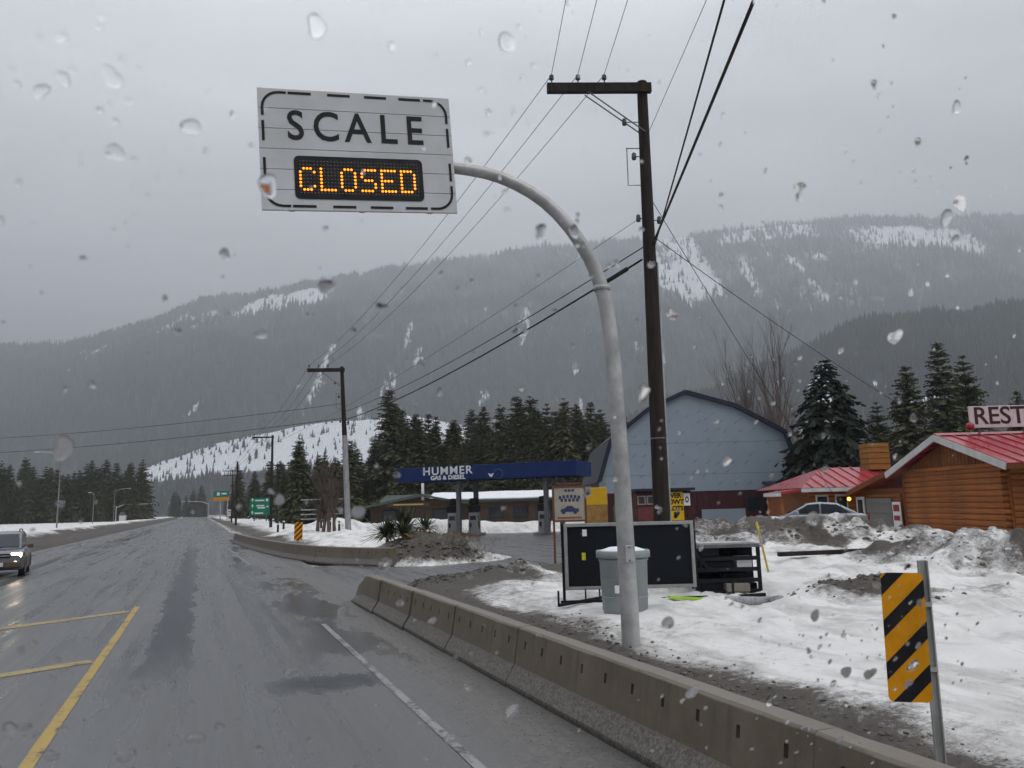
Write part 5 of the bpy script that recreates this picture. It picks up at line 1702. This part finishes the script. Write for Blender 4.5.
for (x_, y_, z_, w_, d_, h_) in [(-0.35, 0.12, 0.22, 0.42, 0.3, 0.20), (0.15, 0.2, 0.36, 0.5, 0.25, 0.12), (-0.2, 0.15, 0.58, 0.6, 0.3, 0.14), (-0.38, 0.1, 0.82, 0.35, 0.3, 0.14), (0.4, 0.2, 0.14, 0.22, 0.3, 0.2)]:
    MB().box((x_, y_, z_), (w_, d_, h_), Matrix.Rotation(R(random.uniform(-12, 12)), 3, 'Z')).build('tool_case', M_blackpanel, e, 0.01)
MB().box((-0.1, 0.25, 0.975), (0.9, 0.5, 0.03)).build('snow_film', M_lump_pre, e)
MB().bar((-0.5, -0.35, 0.02), (0.55, -0.30, 0.06), 0.06).build('skid', M_black, e)
MB().bar((-0.05, -0.36, 0.0), (-0.05, -0.36, 0.28), 0.035).build('stub', M_black, e)
q = S(3.1, 13.9)
e = tag(empty('green_plank', (q.x, q.y, 0.53), SITE_ROT), 'bright lime green plank lying under the display board', 'plank')
MB().box((0.0, 0, 0), (1.0, 0.20, 0.035), Matrix.Rotation(R(4.5), 3, 'Y')).build('plank', simple('lime_paint', (0.33, 0.58, 0.03), 0.45, 0, 0.15), e, 0.01)
q = S(3.75, 13.4)
e = tag(empty('driftwood_log', (q.x, q.y, 0.48), SITE_ROT + R(6)), 'weathered log lying in the snow before the steel rack', 'log')
MB().tube([(-0.75, 0, 0.03), (-0.2, 0.02, 0.06), (0.3, -0.02, 0.05), (0.7, 0.03, 0.07)], [0.075, 0.085, 0.07, 0.05], 9).build('trunk', M_grey_pole, e)
MB().tube([(0.3, 0, 0.06), (0.55, -0.18, 0.14)], [0.03, 0.015], 6).build('branch', M_grey_pole, e)
# ---- yellow snow stake
q = S(5.4, 17.0)
e = tag(empty('snow_stake', (q.x, q.y, 0.5), SITE_ROT), 'thin yellow snow stake leaning in the white snow field', 'stake')
MB().tube([(0.0, 0, -0.2), (-0.24, 0, 1.23)], [0.024, 0.022], 8).build('rod', simple('stake_yellow', (0.50, 0.36, 0.05), 0.5, 0, 0.15), e)
MB().tube([(-0.215, 0, 1.08), (-0.236, 0, 1.20)], 0.027, 8).build('reflector_band', simple('stake_band', (0.65, 0.50, 0.04), 0.3), e)
# ---- dark timber half buried in the field
q = S(7.9, 19.6)
e = tag(empty('buried_beam', (q.x, q.y, tz(q.x, q.y) + 0.02), SITE_ROT + R(3)), 'dark beam half buried in snow behind the hazard marker', 'beam')
MB().bar((-1.5, 0, 0.02), (1.3, 0.0, 0.06), 0.16, 0.10).build('beam', M_wood_pole, e, 0.01)
MB().bar((-1.3, 0, 0.07), (-0.2, 0.05, 0.08), 0.05, 0.02).build('strap', M_steel_d, e)

# ---- wooden billboard
bb = place('billboard', 2.05, 30, 0.0, 'wooden framed billboard with faded lettering and a car picture', 'sign')
M_bbface = simple('billboard_face', (0.36, 0.33, 0.27), 0.6, 0, 0.14, 2.0, dirt=(0.24, 0.20, 0.15), dirt_amt=0.5)
M_bbwood = simple('billboard_timber', (0.135, 0.060, 0.035), 0.6, 0, 0.3, 3.0, 0.2, stretch=(4, 4, .5))
MB().box((0, 0, 2.22), (1.16, 0.05, 1.22)).build('board', M_bbface, bb)
for x in (-0.60, 0.62):
    MB().box((x, 0.0, 1.45), (0.08, 0.10, 2.95)).build('post', M_bbwood, bb)
for z, w_ in ((1.58, 1.16), (2.86, 1.16), (2.98, 0.9)):
    MB().box((0, 0.0, z), (w_, 0.09, 0.07)).build('rail', M_bbwood, bb)
M_navy = simple('navy_print', (0.03, 0.045, 0.11), 0.5)
pr = MB()
for k, (w_, z) in enumerate([(0.40, 2.72), (0.86, 2.50), (0.74, 2.36)]):
    n = int(w_ / 0.13)
    for i in range(n):
        x = -w_ / 2 + (i + 0.5) * w_ / n
        zz = z - 0.10 * (2 * x / w_) ** 2 * (0.6 if k == 1 else 0)
        pr.box((x + 0.02, -0.03, zz), (0.095, 0.006, 0.12 if k else 0.09))
pr.build('faded_lettering', M_navy, bb)['kind'] = 'stuff'
cp = MB().prism([(-0.34, 1.92), (-0.32, 2.02), (-0.18, 2.05), (-0.08, 2.14), (0.12, 2.14), (0.20, 2.05), (0.36, 2.03), (0.37, 1.92)], 'y', -0.034, -0.027).build('car_picture', M_navy, bb)
for x in (-0.22, 0.22):
    MB().prism([(x + 0.075 * math.cos(a), 1.91 + 0.075 * math.sin(a)) for a in np.linspace(0, 6.283, 10)[:-1]], 'y', -0.036, -0.0342).build('pictured_wheel', M_navy, cp)
rl = MB()
for i in range(11):
    rl.box((-0.42 + i * 0.084, -0.03, 1.70), (0.06, 0.006, 0.075))
rl.build('red_line_print', simple('red_print', (0.30, 0.04, 0.03), 0.5), bb)
# ---- yellow topped cabinet behind it
yc = place('ice_cabinet', 3.5, 34, 0.15, 'cabinet with yellow top panel and white base beside the billboard', 'cabinet')
MB().box((0, 0.4, 0.55), (0.95, 0.7, 1.1)).build('base', M_white, yc, 0.02)
MB().box((0.02, 0.03, 0.85), (0.32, 0.04, 0.42)).build('hatch', M_glass_d, yc)
MB().box((0, 0.4, 1.55), (0.95, 0.7, 0.85)).build('middle', simple('tan_panel', (0.34, 0.19, 0.06), 0.5), yc, 0.02)
MB().box((0, 0.4, 2.36), (0.97, 0.72, 0.76)).build('top_panel', simple('cabinet_yellow', (0.62, 0.36, 0.015), 0.45, 0, 0.08), yc, 0.02)
gb_ = place('gas_cylinder', 4.42, 33.5, 0.1, 'dark gas cylinder standing beside the yellow topped cabinet', 'gas cylinder')
MB().lathe([(0.001, 0), (0.24, 0), (0.26, 0.06), (0.26, 1.9), (0.2, 2.1), (0.08, 2.2), (0.08, 2.35), (0.001, 2.38)], (0, 0, 0), 16).build('tank', M_steel_d, gb_)
MB().lathe([(0.10, 2.34), (0.16, 2.34), (0.16, 2.50), (0.10, 2.50)], (0, 0, 0), 12).build('collar', M_steel, gb_)
# ---- maroon booth with its yellow notice
bo = place('ticket_booth', 5.66, 30, 0.1, 'maroon booth with small windows and a yellow notice beside the near pole', 'booth')
MB().box((0, 0.7, 1.25), (2.05, 1.4, 2.5)).build('wall', M_maroon, bo)
MB().box((0, 0.6, 2.56), (2.3, 1.7, 0.10)).build('roof', M_eave, bo)
for x in np.arange(-0.95, 1.0, 0.24):
    MB().box((x, -0.012, 1.25), (0.21, 0.025, 2.44)).build('board', M_maroon, bo)
for x in (-0.86, -0.50):
    wn = MB().box((x, -0.035, 2.18), (0.32, 0.03, 0.34)).build('window', simple('booth_trim', (0.30, 0.22, 0.20), 0.5), bo)
    MB().box((x, -0.054, 2.18), (0.22, 0.012, 0.25)).build('pane', M_glass_d, wn)
dd = MB().box((-0.68, -0.036, 1.15), (0.66, 0.03, 1.55)).build('door', simple('booth_door', (0.12, 0.035, 0.035), 0.5), bo)
MB().box((-0.42, -0.06, 1.15), (0.04, 0.03, 0.12)).build('handle', M_steel, dd)
nt_ = MB().box((0.44, -0.045, 1.93), (0.56, 0.04, 1.06)).build('notice', simple('notice_yellow', (0.68, 0.40, 0.015), 0.5, 0, 0.08), bo)
for i, (s_, sz) in enumerate([('VER', 0.25), ('OWT', 0.25), ('LOTS', 0.23)]):
    text_obj('lettering', s_, sz, M_signblk, nt_, (0.44, -0.068, 2.32 - 0.24 * i), (R(90), 0, 0), 0.003, 0.010, 0.95)
MB().bar((0.36, -0.07, 1.50), (0.52, -0.07, 1.72), 0.01, 0.13).box((0.40, -0.07, 1.66), (0.12, 0.008, 0.10)).build('notice_figure', M_signblk, nt_)
wt = MB().box((0.86, -0.045, 2.17), (0.24, 0.03, 0.46)).build('white_card', M_white, bo)
MB().lathe([(0.04, 0), (0.07, 0), (0.07, 0.006), (0.04, 0.006)], (0, 0, 0), 12).build('card_print', M_signblk, wt)
wt_c = [o for o in bpy.data.objects if o.parent == wt][0]; wt_c.location = (0.86, -0.062, 2.17); wt_c.rotation_euler = (R(90), 0, 0); wt_c.scale = (1, 1.7, 1)

# ================================================================== PLANTS ON THE ISLAND
M_yucca = simple('yucca_blades', (0.055, 0.068, 0.030), 0.55, 0, 0.35, 3.0)
M_yucdry = simple('dry_blades', (0.14, 0.105, 0.055), 0.8, 0, 0.3, 3.0)


def yucca(loc, n, H, seed, label):
    r = random.Random(seed)
    e = tag(empty('yucca_plant', loc), label, 'plant', None)
    lv, dry = MB(), MB()
    for k in range(n):
        a = r.uniform(0, 6.28); el = r.uniform(0.05, 1.35); L = H * r.uniform(0.6, 1.0)
        d = Vector((math.cos(a) * math.cos(el), math.sin(a) * math.cos(el), math.sin(el)))
        s_ = Vector((-math.sin(a), math.cos(a), 0))
        o = Vector((0, 0, 0.18 * H))
        w_ = 0.035 * H + 0.015
        droop = Vector((0, 0, -0.35 * L * (1 - el / 1.5)))
        pts = [(o, w_ * 0.7), (o + d * L * 0.5, w_), (o + d * L + droop, 0.004)]
        vs = []
        for p_, ww in pts: vs += [p_ - s_ * ww, p_ + s_ * ww + Vector((0, 0, 0.01))]
        (dry if el < 0.25 else lv).add(vs, [(0, 1, 3, 2), (2, 3, 5, 4)])
    lv.build('crown', M_yucca, e); dry.build('dead_leaves', M_yucdry, e)
    MB().tube([(0, 0, -0.1), (0, 0, 0.25 * H)], [0.09, 0.07], 8).build('trunk', M_yucdry, e)
    return e


for i, (x, y, n, H, lab) in enumerate([(7.7, 34.5, 120, 1.25, 'tall spiky yucca on the snow island, left of the clump'), (8.4, 34.2, 130, 1.35, 'tallest spiky yucca in the middle of the clump'), (8.1, 33.2, 80, 0.85, 'small yucca in front of the clump'), (9.2, 33.8, 90, 0.9, 'brownish yucca at the brush pile end of the clump')]):
    yucca((x, y, tz(x, y) - 0.05), n, H, 40 + i, lab)


# brush: a tangle nobody could count
def brush(name, spots, label, mat, per=380):
    mb = MB()
    r = random.Random(9)
    for (x, y, s_) in spots:
        for k in range(per):
            px, py = x + r.gauss(0, s_), y + r.gauss(0, s_ * 0.8)
            z = tz(px, py) if k % 6 == 0 else z
            a = r.uniform(0, 6.28); el = r.uniform(0.1, 1.2); L = r.uniform(0.15, 0.55)
            d = Vector((math.cos(a) * math.cos(el), math.sin(a) * math.cos(el), math.sin(el))) * L
            o = Vector((px, py, z - 0.03)); w_ = 0.006 + 0.006 * r.random()
            s2 = Vector((-math.sin(a), math.cos(a), 0)) * w_
            mb.add([o - s2, o + s2, o + d], [(0, 1, 2)])
    o = mb.build(name, mat)
    return tag(o, label, 'brush', kind='stuff')


brush('dry_brush', [(9.9, 32.8, 1.0), (10.8, 33.6, 0.9), (9.0, 31.8, 0.9), (10.4, 32.0, 0.7)], 'tangle of dry brown twigs on the dirty snow pile at the lot entrance', M_yucdry)

# dirty clods and snow lumps along banks and ledges
def lump(r, s_):
    vs = []
    for k in range(14):
        i = k + 0.5
        ph_ = math.acos(1 - 2 * i / 14); th = math.pi * (1 + 5 ** 0.5) * i
        q_ = s_ * r.uniform(0.65, 1.15)
        vs.append(Vector((q_ * math.cos(th) * math.sin(ph_), q_ * math.sin(th) * math.sin(ph_), 0.72 * q_ * math.cos(ph_))))
    bm = bmesh.new()
    for v in vs: bm.verts.new(v)
    res = bmesh.ops.convex_hull(bm, input=bm.verts)
    bm.verts.ensure_lookup_table(); bm.verts.index_update()
    out_v = [v.co.copy() for v in bm.verts]; out_f = [tuple(v.index for v in f.verts) for f in bm.faces]
    bm.free()
    return out_v, out_f


rl_ = random.Random(77)
lumps = [lump(rl_, 1.0) for _ in range(8)]
M_clod = simple('dirty_clods', (0.13, 0.115, 0.10), 0.85, 0, 0.45, 3.0, 0.5)
M_lump = simple('grey_snow_lumps', (0.50, 0.51, 0.52), 0.8, 0, 0.25, 2.0, 0.5, dirt=(0.20, 0.18, 0.16), dirt_amt=0.7)
M_blackclod = simple('black_ice_clods', (0.028, 0.026, 0.025), 0.35, 0, 0.4, 3.0, 0.5)


def scatter(name, segs, n, smin, smax, mat, label, spread=0.5, lift=0.2):
    r = random.Random(hash(label) % 1000 if False else len(label) * 7)
    P = []
    for k in range(n):
        a, b = r.choice(segs)
        f = r.random()
        P.append((a[0] + (b[0] - a[0]) * f + r.gauss(0, spread), a[1] + (b[1] - a[1]) * f + r.gauss(0, spread)))
    zz, _ = right_terrain(np.array([q_[0] for q_ in P]), np.array([q_[1] for q_ in P]))
    mb = MB()
    for (x, y), z in zip(P, zz):
        s_ = smin + (smax - smin) * r.random() ** 2.5
        lv, lf = r.choice(lumps)
        M3 = Matrix.Rotation(r.uniform(0, 6.28), 3, 'Z')
        mb.add([M3 @ (v * s_) + Vector((x, y, z + s_ * lift)) for v in lv], lf)
    me = mb.mesh(name, False)
    return tag(mesh_obj(name, me, mat), label, 'debris', kind='stuff')


A, B = S(5.2, 27.2), S(13.4, 26.0)
scatter('snow_lumps', [((A.x, A.y), (B.x, B.y))], 260, 0.02, 0.11, M_clod, 'dark frozen clods on the ploughed bank before the restaurant', 0.8, -0.1)
A2, B2 = S(9.3, 18.0), S(13.6, 16.8)
scatter('snow_lumps', [((A2.x, A2.y), (B2.x, B2.y))], 150, 0.03, 0.13, M_lump, 'grey snow lumps heaped near the right edge', 0.8, -0.15)
scatter('snow_lumps', [((4.6, 18.3), (7.6, 18.9)), ((7.6, 18.9), (11.5, 23.0))], 360, 0.025, 0.10, M_blackclod, 'black icy clods under the ledge at the lot entrance', 0.20, -0.25)
scatter('gravel_clods', [((4.55, 2.5), (4.8, 17)), ((4.75, 2.5), (5.3, 12))], 1100, 0.006, 0.03, M_clod, 'gravel and clods thrown over the concrete barriers', 0.22)
A3, B3 = S(5.0, 13.9), S(6.7, 13.3)
scatter('gravel_clods', [((A3.x, A3.y), (B3.x, B3.y))], 150, 0.015, 0.06, M_clod, 'dark clods in the small dirty patch on the snow field', 0.25)
A6, B6 = S(9.6, 17.6), S(13.6, 17.2)
scatter('snow_lumps', [((A6.x, A6.y), (B6.x, B6.y))], 150, 0.015, 0.08, M_clod, 'small dark clods frozen into the heap near the right edge', 0.9, -0.1)
A4, B4 = S(7.2, 9.8), S(9.2, 10.2)
scatter('snow_lumps', [((A4.x, A4.y), (B4.x, B4.y))], 110, 0.03, 0.13, M_lump, 'grey snow crumbs beside the hazard marker post', 0.35)
A5, B5 = S(-2, 30.5), S(1.5, 31)
scatter('snow_lumps', [((8.8, 31.0), (11.2, 32.2)), ((6.6, 32.6), (8.8, 31.0))], 150, 0.03, 0.14, M_clod, 'brown clods along the edge of the snow island', 0.3)

# grit on the shoulder: loose stones lying on the asphalt
gp = MB()
rg = random.Random(4)
for k in range(700):
    y = 5.0 + 13 * rg.random() ** 1.4; x = 3.55 - abs(rg.gauss(0, 0.45))
    s_ = rg.uniform(0.003, 0.009)
    lv, lf = lumps[k % 8]
    gp.add([v * s_ + Vector((x, y, road_z(x, y) + s_ * 0.35)) for v in lv], lf)
tag(mesh_obj('gravel', gp.mesh('gravel', False), M_clod), 'loose grit along the foot of the concrete barriers', 'gravel', kind='stuff')

# ================================================================== VEHICLES
M_chrome = simple('chrome', (0.55, 0.55, 0.56), 0.15, 0.9, 0.05)
M_lampoff = simple('lamp_lens', (0.55, 0.56, 0.58), 0.1, 0, 0.05)
M_tail = simple('tail_lens', (0.25, 0.01, 0.01), 0.15)
M_head = emit('lit_headlight', (1.0, 0.80, 0.52), 22.0)
M_fog = emit('lit_fog_lamp', (1.0, 0.72, 0.42), 9.0)
M_plate = simple('plate_white', (0.6, 0.6, 0.6), 0.4)


def loft(sections, n_r=4):
    """sections: (y, halfwidth, zlow, zhigh, radius) -> closed rounded-box loft"""
    mb = MB()
    rings = []
    for (y, hw_, z0, z1, r_) in sections:
        ring = []
        r_ = min(r_, hw_ * 0.9, (z1 - z0) * 0.45)
        for (sx, sz, a0) in [(1, 1, 0), (-1, 1, 90), (-1, -1, 180), (1, -1, 270)]:
            for k in range(n_r):
                a = R(a0 + 90 * k / (n_r - 1))
                ring.append((sx * (hw_ - r_) + r_ * math.cos(a), y, (z1 - r_ if sz > 0 else z0 + r_) + r_ * math.sin(a)))
        rings.append(ring)
    m_ = len(rings[0])
    vs = [p_ for r_ in rings for p_ in r_]
    fs = []
    for i in range(len(rings) - 1):
        for k in range(m_):
            fs.append((i * m_ + k, i * m_ + (k + 1) % m_, (i + 1) * m_ + (k + 1) % m_, (i + 1) * m_ + k))
    mb.add(vs, fs, True)
    mb.add(rings[0], [tuple(range(m_))]); mb.add(rings[-1], [tuple(range(m_ - 1, -1, -1))])
    return mb


def vehicle(name, loc, rz, label, paint, suv=True, lit=False, cladding=None):
    """front at local y=0 facing -y, body runs to +y"""
    e = tag(empty(name, loc, rz), label, 'car')
    if suv:
        L, hw_, zs, zroof = 4.6, 0.90, 1.02, 1.72
        body = [(0.0, 0.74, 0.42, 0.86, 0.10), (0.10, 0.84, 0.32, 0.98, 0.12), (0.5, 0.89, 0.27, 1.02, 0.12), (1.15, 0.90, 0.25, 1.06, 0.10), (2.4, 0.905, 0.25, 1.08, 0.08), (4.2, 0.89, 0.27, 1.08, 0.10), (4.55, 0.84, 0.36, 1.04, 0.12), (4.62, 0.74, 0.45, 0.9, 0.12)]
        gh = [(1.05, 0.72, 1.0, 1.08, 0.03), (1.75, 0.68, 1.0, 1.66, 0.10), (2.3, 0.68, 1.0, 1.74, 0.12), (3.9, 0.67, 1.0, 1.72, 0.12), (4.35, 0.65, 1.0, 1.60, 0.12), (4.56, 0.70, 1.0, 1.08, 0.04)]
        ws = [(-0.64, 1.12, 1.12), (0.64, 1.12, 1.12), (0.58, 1.70, 1.60), (-0.58, 1.70, 1.60)]
    else:
        L, hw_, zs, zroof = 4.4, 0.86, 0.85, 1.42
        body = [(0.0, 0.70, 0.35, 0.62, 0.10), (0.12, 0.80, 0.25, 0.74, 0.12), (0.6, 0.85, 0.22, 0.82, 0.12), (1.3, 0.86, 0.20, 0.90, 0.10), (3.2, 0.86, 0.20, 0.93, 0.08), (4.1, 0.83, 0.24, 0.93, 0.10), (4.35, 0.76, 0.32, 0.86, 0.12)]
        gh = [(1.05, 0.66, 0.84, 0.91, 0.03), (1.95, 0.60, 0.84, 1.38, 0.10), (2.5, 0.60, 0.84, 1.44, 0.12), (3.2, 0.59, 0.84, 1.38, 0.12), (4.0, 0.62, 0.84, 0.94, 0.04)]
        ws = [(-0.58, 1.14, 0.95), (0.58, 1.14, 0.95), (0.52, 1.92, 1.35), (-0.52, 1.92, 1.35)]
    loft(body).build('body', paint, e)
    loft(gh).build('cabin', paint, e)
    off = Vector((0, -0.028, 0.03))
    MB().add([Vector(v) + off for v in [(a, b, c) for a, b, c in ws]], [(0, 1, 2, 3)]).build('windscreen', M_glass_d, e)
    for sx in (-1, 1):
        if suv:
            side = [(1.32, 1.12), (1.86, 1.60), (2.42, 1.64), (2.42, 1.12)], [(2.50, 1.12), (2.50, 1.64), (3.30, 1.64), (3.30, 1.12)], [(3.38, 1.12), (3.38, 1.62), (3.90, 1.60), (4.25, 1.14)]
            xs0 = 0.70
        else:
            side = [(1.35, 0.95), (1.98, 1.33), (2.45, 1.36), (2.45, 0.95)], [(2.52, 0.95), (2.52, 1.36), (3.15, 1.32), (3.7, 0.96)]
            xs0 = 0.625
        for sdp in side:
            MB().prism(sdp, 'x', sx * (xs0 - 0.02), sx * xs0).build('side_window', M_glass_d, e)
        for y in ((0.85, 3.65) if suv else (0.85, 3.45)):
            rw = 0.36 if suv else 0.31
            xo = sx * (hw_ - 0.11)
            whl = MB().tube([(xo - 0.11, y, rw), (xo - 0.09, y, rw), (xo + 0.09, y, rw), (xo + 0.11, y, rw)], [rw * 0.93, rw, rw, rw * 0.93], 22).build('wheel', M_rubber, e)
            rm = MB().tube([(xo + sx * 0.112, y, rw), (xo + sx * 0.125, y, rw)], [rw * 0.62, rw * 0.55], 16).build('rim', M_chrome, whl)
            arch = MB()
            pts = [(sx * (hw_ + 0.004), y + (rw + 0.07) * math.cos(a), rw + (rw + 0.07) * math.sin(a)) for a in np.linspace(-0.25, math.pi + 0.25, 14)]
            arch.tube(pts, 0.035, 6).build('wheel_arch', cladding or M_black, e)
        mz = zs + 0.13
        MB().box((sx * (hw_ + 0.10), 1.42 if suv else 1.5, mz), (0.20, 0.14, 0.16)).build('mirror', cladding or paint, e, 0.03)
        fl = 0.055
        zl = 0.86 if suv else 0.64
        hd = MB().box((sx * 0.62, 0.055, zl), (0.34, 0.10, 0.17)).build('headlight', M_head if lit else M_lampoff, e, 0.03)
        MB().box((sx * 0.80, 0.12, zl), (0.07, 0.14, 0.15)).build('indicator', simple('indicator_amber' + str(sx) + name, (0.45, 0.14, 0.02), 0.2), e, 0.02)
        fg = MB().lathe([(0.001, 0.0), (0.075, 0.0), (0.085, -0.05), (0.001, -0.05)], (0, 0, 0), 14).build('fog_lamp', M_fog if lit else M_lampoff, e)
        fg.location = (sx * 0.60, -0.02 if suv else 0.05, 0.55 if suv else 0.40); fg.rotation_euler = (R(90), 0, 0)
        MB().box((sx * 0.70, L - 0.01, zs - 0.05), (0.2, 0.06, 0.3)).build('tail_light', M_tail, e, 0.02)
    MB().box((0, -0.012, 0.84 if suv else 0.60), (0.84, 0.08, 0.16)).build('grille', M_black, e, 0.02)
    MB().box((0, -0.045, 0.84 if suv else 0.60), (0.80, 0.02, 0.03)).build('grille_bar', M_chrome, e)
    MB().box((0, 0.03, 0.50 if suv else 0.38), (1.56 if suv else 1.4, 0.16, 0.24)).build('bumper', cladding or paint, e, 0.05)
    MB().box((0, -0.062, 0.52 if suv else 0.38), (0.42, 0.02, 0.15)).build('number_plate', M_plate, e)
    if suv:
        for sx in (-0.55, 0.55):
            MB().tube([(sx, 2.1, 1.76), (sx, 2.2, 1.81), (sx, 3.8, 1.79), (sx, 3.9, 1.74)], 0.022, 6).build('roof_rail', M_black, e)
    for y in (0.75, 1.1):
        MB().bar((-0.1, 1.04 if suv else 1.05, zs + 0.09), (0.45, 1.25, zs + 0.20), 0.02).build('wiper', M_black, e)
        break
    return e


M_suv = simple('suv_silver_blue', (0.16, 0.175, 0.20), 0.28, 0.35, 0.12, 1.5, wet=0.6, dirt=(0.08, 0.075, 0.07), dirt_amt=0.6)
M_clad = simple('suv_cladding', (0.10, 0.075, 0.06), 0.5, 0, 0.2)
vehicle('suv', (-7.12, 35.4, -0.03), R(7), 'oncoming dark silver SUV with lit headlights on the wet highway', M_suv, True, True, M_clad)
M_wcar = simple('snowy_white_car', (0.62, 0.63, 0.65), 0.4, 0, 0.08, 1.5)
vehicle('parked_car', (-16.8, 62, 0.1), R(35), 'white parked car behind the oncoming SUV', M_wcar, False)
vehicle('parked_car', (-20.5, 70, 0.1), R(40), 'second white parked car farther behind the SUV', M_wcar, True)
M_scar = simple('silver_car', (0.32, 0.34, 0.36), 0.25, 0.4, 0.1, 1.5, wet=0.4)
q = S(11.0, 35.6)
vehicle('parked_car', (q.x, q.y, 0.58), SITE_ROT + R(-105), 'silver car parked behind the dirty snow bank by the roadhouse', M_scar, False)

# ================================================================== WINDSCREEN WITH RAIN
# the view is seen through a truck's tall windscreen: 2.3 m wide, raked back, standing 0.62 m ahead of the eye
WS_Y, WS_RAKE = 0.64, R(24)
wsn = tag(empty('windscreen', (0.25, WS_Y, 2.2)), 'clear truck windscreen spotted with raindrops', 'windscreen')
wsn.rotation_euler = (WS_RAKE, 0, 0)
m, t, p = new_mat('clear_glass')
t.nodes.remove(p)
tr_ = N(t, 'ShaderNodeBsdfTransparent')
t.links.new(tr_.outputs[0], t.nodes['Material Output'].inputs['Surface'])
MB().add([(-1.3, 0.0, -0.75), (1.3, 0.0, -0.75), (1.3, 0.0, 0.75), (-1.3, 0.0, 0.75)], [(0, 1, 2, 3)]).build('pane', m, wsn)
m, t, p = new_mat('water')
t.nodes.remove(p)
gl_ = N(t, 'ShaderNodeBsdfGlass'); gl_.inputs['IOR'].default_value = 1.33; gl_.inputs['Roughness'].default_value = 0.0
t.links.new(gl_.outputs[0], t.nodes['Material Output'].inputs['Surface'])
M_water = m


def drop(r, rad):
    """flattened irregular bead on the outer face of the glass"""
    nseg, nr = 14, 5
    hgt = rad * r.uniform(0.16, 0.34)
    ph1, ph2, am = r.uniform(0, 6.28), r.uniform(0, 6.28), r.uniform(0.06, 0.30)
    sag = r.uniform(0.0, 0.35)
    vs = []
    rings = []
    for i in range(nr):
        a = (math.pi / 2) * i / nr
        rr_ = math.cos(a); hh_ = math.sin(a)
        ring = []
        for k in range(nseg):
            th = 2 * math.pi * k / nseg
            w_ = 1 + am * math.sin(2 * th + ph1) + am * 0.6 * math.sin(3 * th + ph2)
            x = rad * rr_ * w_ * math.cos(th); z = rad * rr_ * w_ * math.sin(th) * (1 + sag * (0.5 if math.sin(th) < 0 else 0.0))
            ring.append((x, 0.003 + hgt * hh_, z))
        rings.append(ring)
    vs = [q_ for g_ in rings for q_ in g_] + [(0, 0.003 + hgt, 0)]
    fs = []
    for i in range(nr - 1):
        for k in range(nseg):
            fs.append((i * nseg + k, i * nseg + (k + 1) % nseg, (i + 1) * nseg + (k + 1) % nseg, (i + 1) * nseg + k))
    top = len(vs) - 1
    for k in range(nseg):
        fs.append(((nr - 1) * nseg + k, (nr - 1) * nseg + (k + 1) % nseg, top))
    base_ring = tuple(range(nseg - 1, -1, -1))
    return vs, fs, base_ring


rd = random.Random(31)
small = MB()
spots = []
clusters = [(rd.uniform(-0.7, 1.0), rd.uniform(-0.35, 0.45)) for _ in range(26)]
def spot():
    if rd.random() < 0.6:
        c_ = rd.choice(clusters)
        return c_[0] + rd.gauss(0, 0.07), c_[1] + rd.gauss(0, 0.06)
    return rd.uniform(-0.8, 1.2), rd.uniform(-0.45, 0.55)
for k in range(1300):
    x, z = spot()
    vs, fs, b = drop(rd, 0.0008 + 0.0019 * rd.random() ** 2)
    small.add([(v[0] + x, v[1], v[2] + z) for v in vs], fs, True).add([(vs[i][0] + x, vs[i][1], vs[i][2] + z) for i in b], [tuple(range(len(b)))])
o = small.build('rain_beads', M_water, wsn); o['kind'] = 'stuff'
for k in range(240):
    x, z = spot()
    mb = MB()
    vs, fs, b = drop(rd, 0.0028 + 0.0055 * rd.random() ** 1.9)
    mb.add(vs, fs, True).add([vs[i] for i in b], [tuple(range(len(b)))])
    o = mb.build('raindrop', M_water, wsn); o.location = (x, 0, z)

# ================================================================== AIR
hz_ = MB().box(tuple(S(0, 2400, 710)), (13400, 13400, 1424)).build('haze', None)
m, t, p = new_mat('haze_air')
t.nodes.remove(p)
pv = N(t, 'ShaderNodeVolumePrincipled')
pv.inputs['Color'].default_value = (0.87, 0.935, 1.0, 1)
pv.inputs['Density'].default_value = 0.00038
pv.inputs['Anisotropy'].default_value = 0.2
t.links.new(pv.outputs[0], t.nodes['Material Output'].inputs['Volume'])
hz_.data.materials.append(m)
tag(hz_, 'damp grey haze filling the valley', 'haze', kind='stuff')
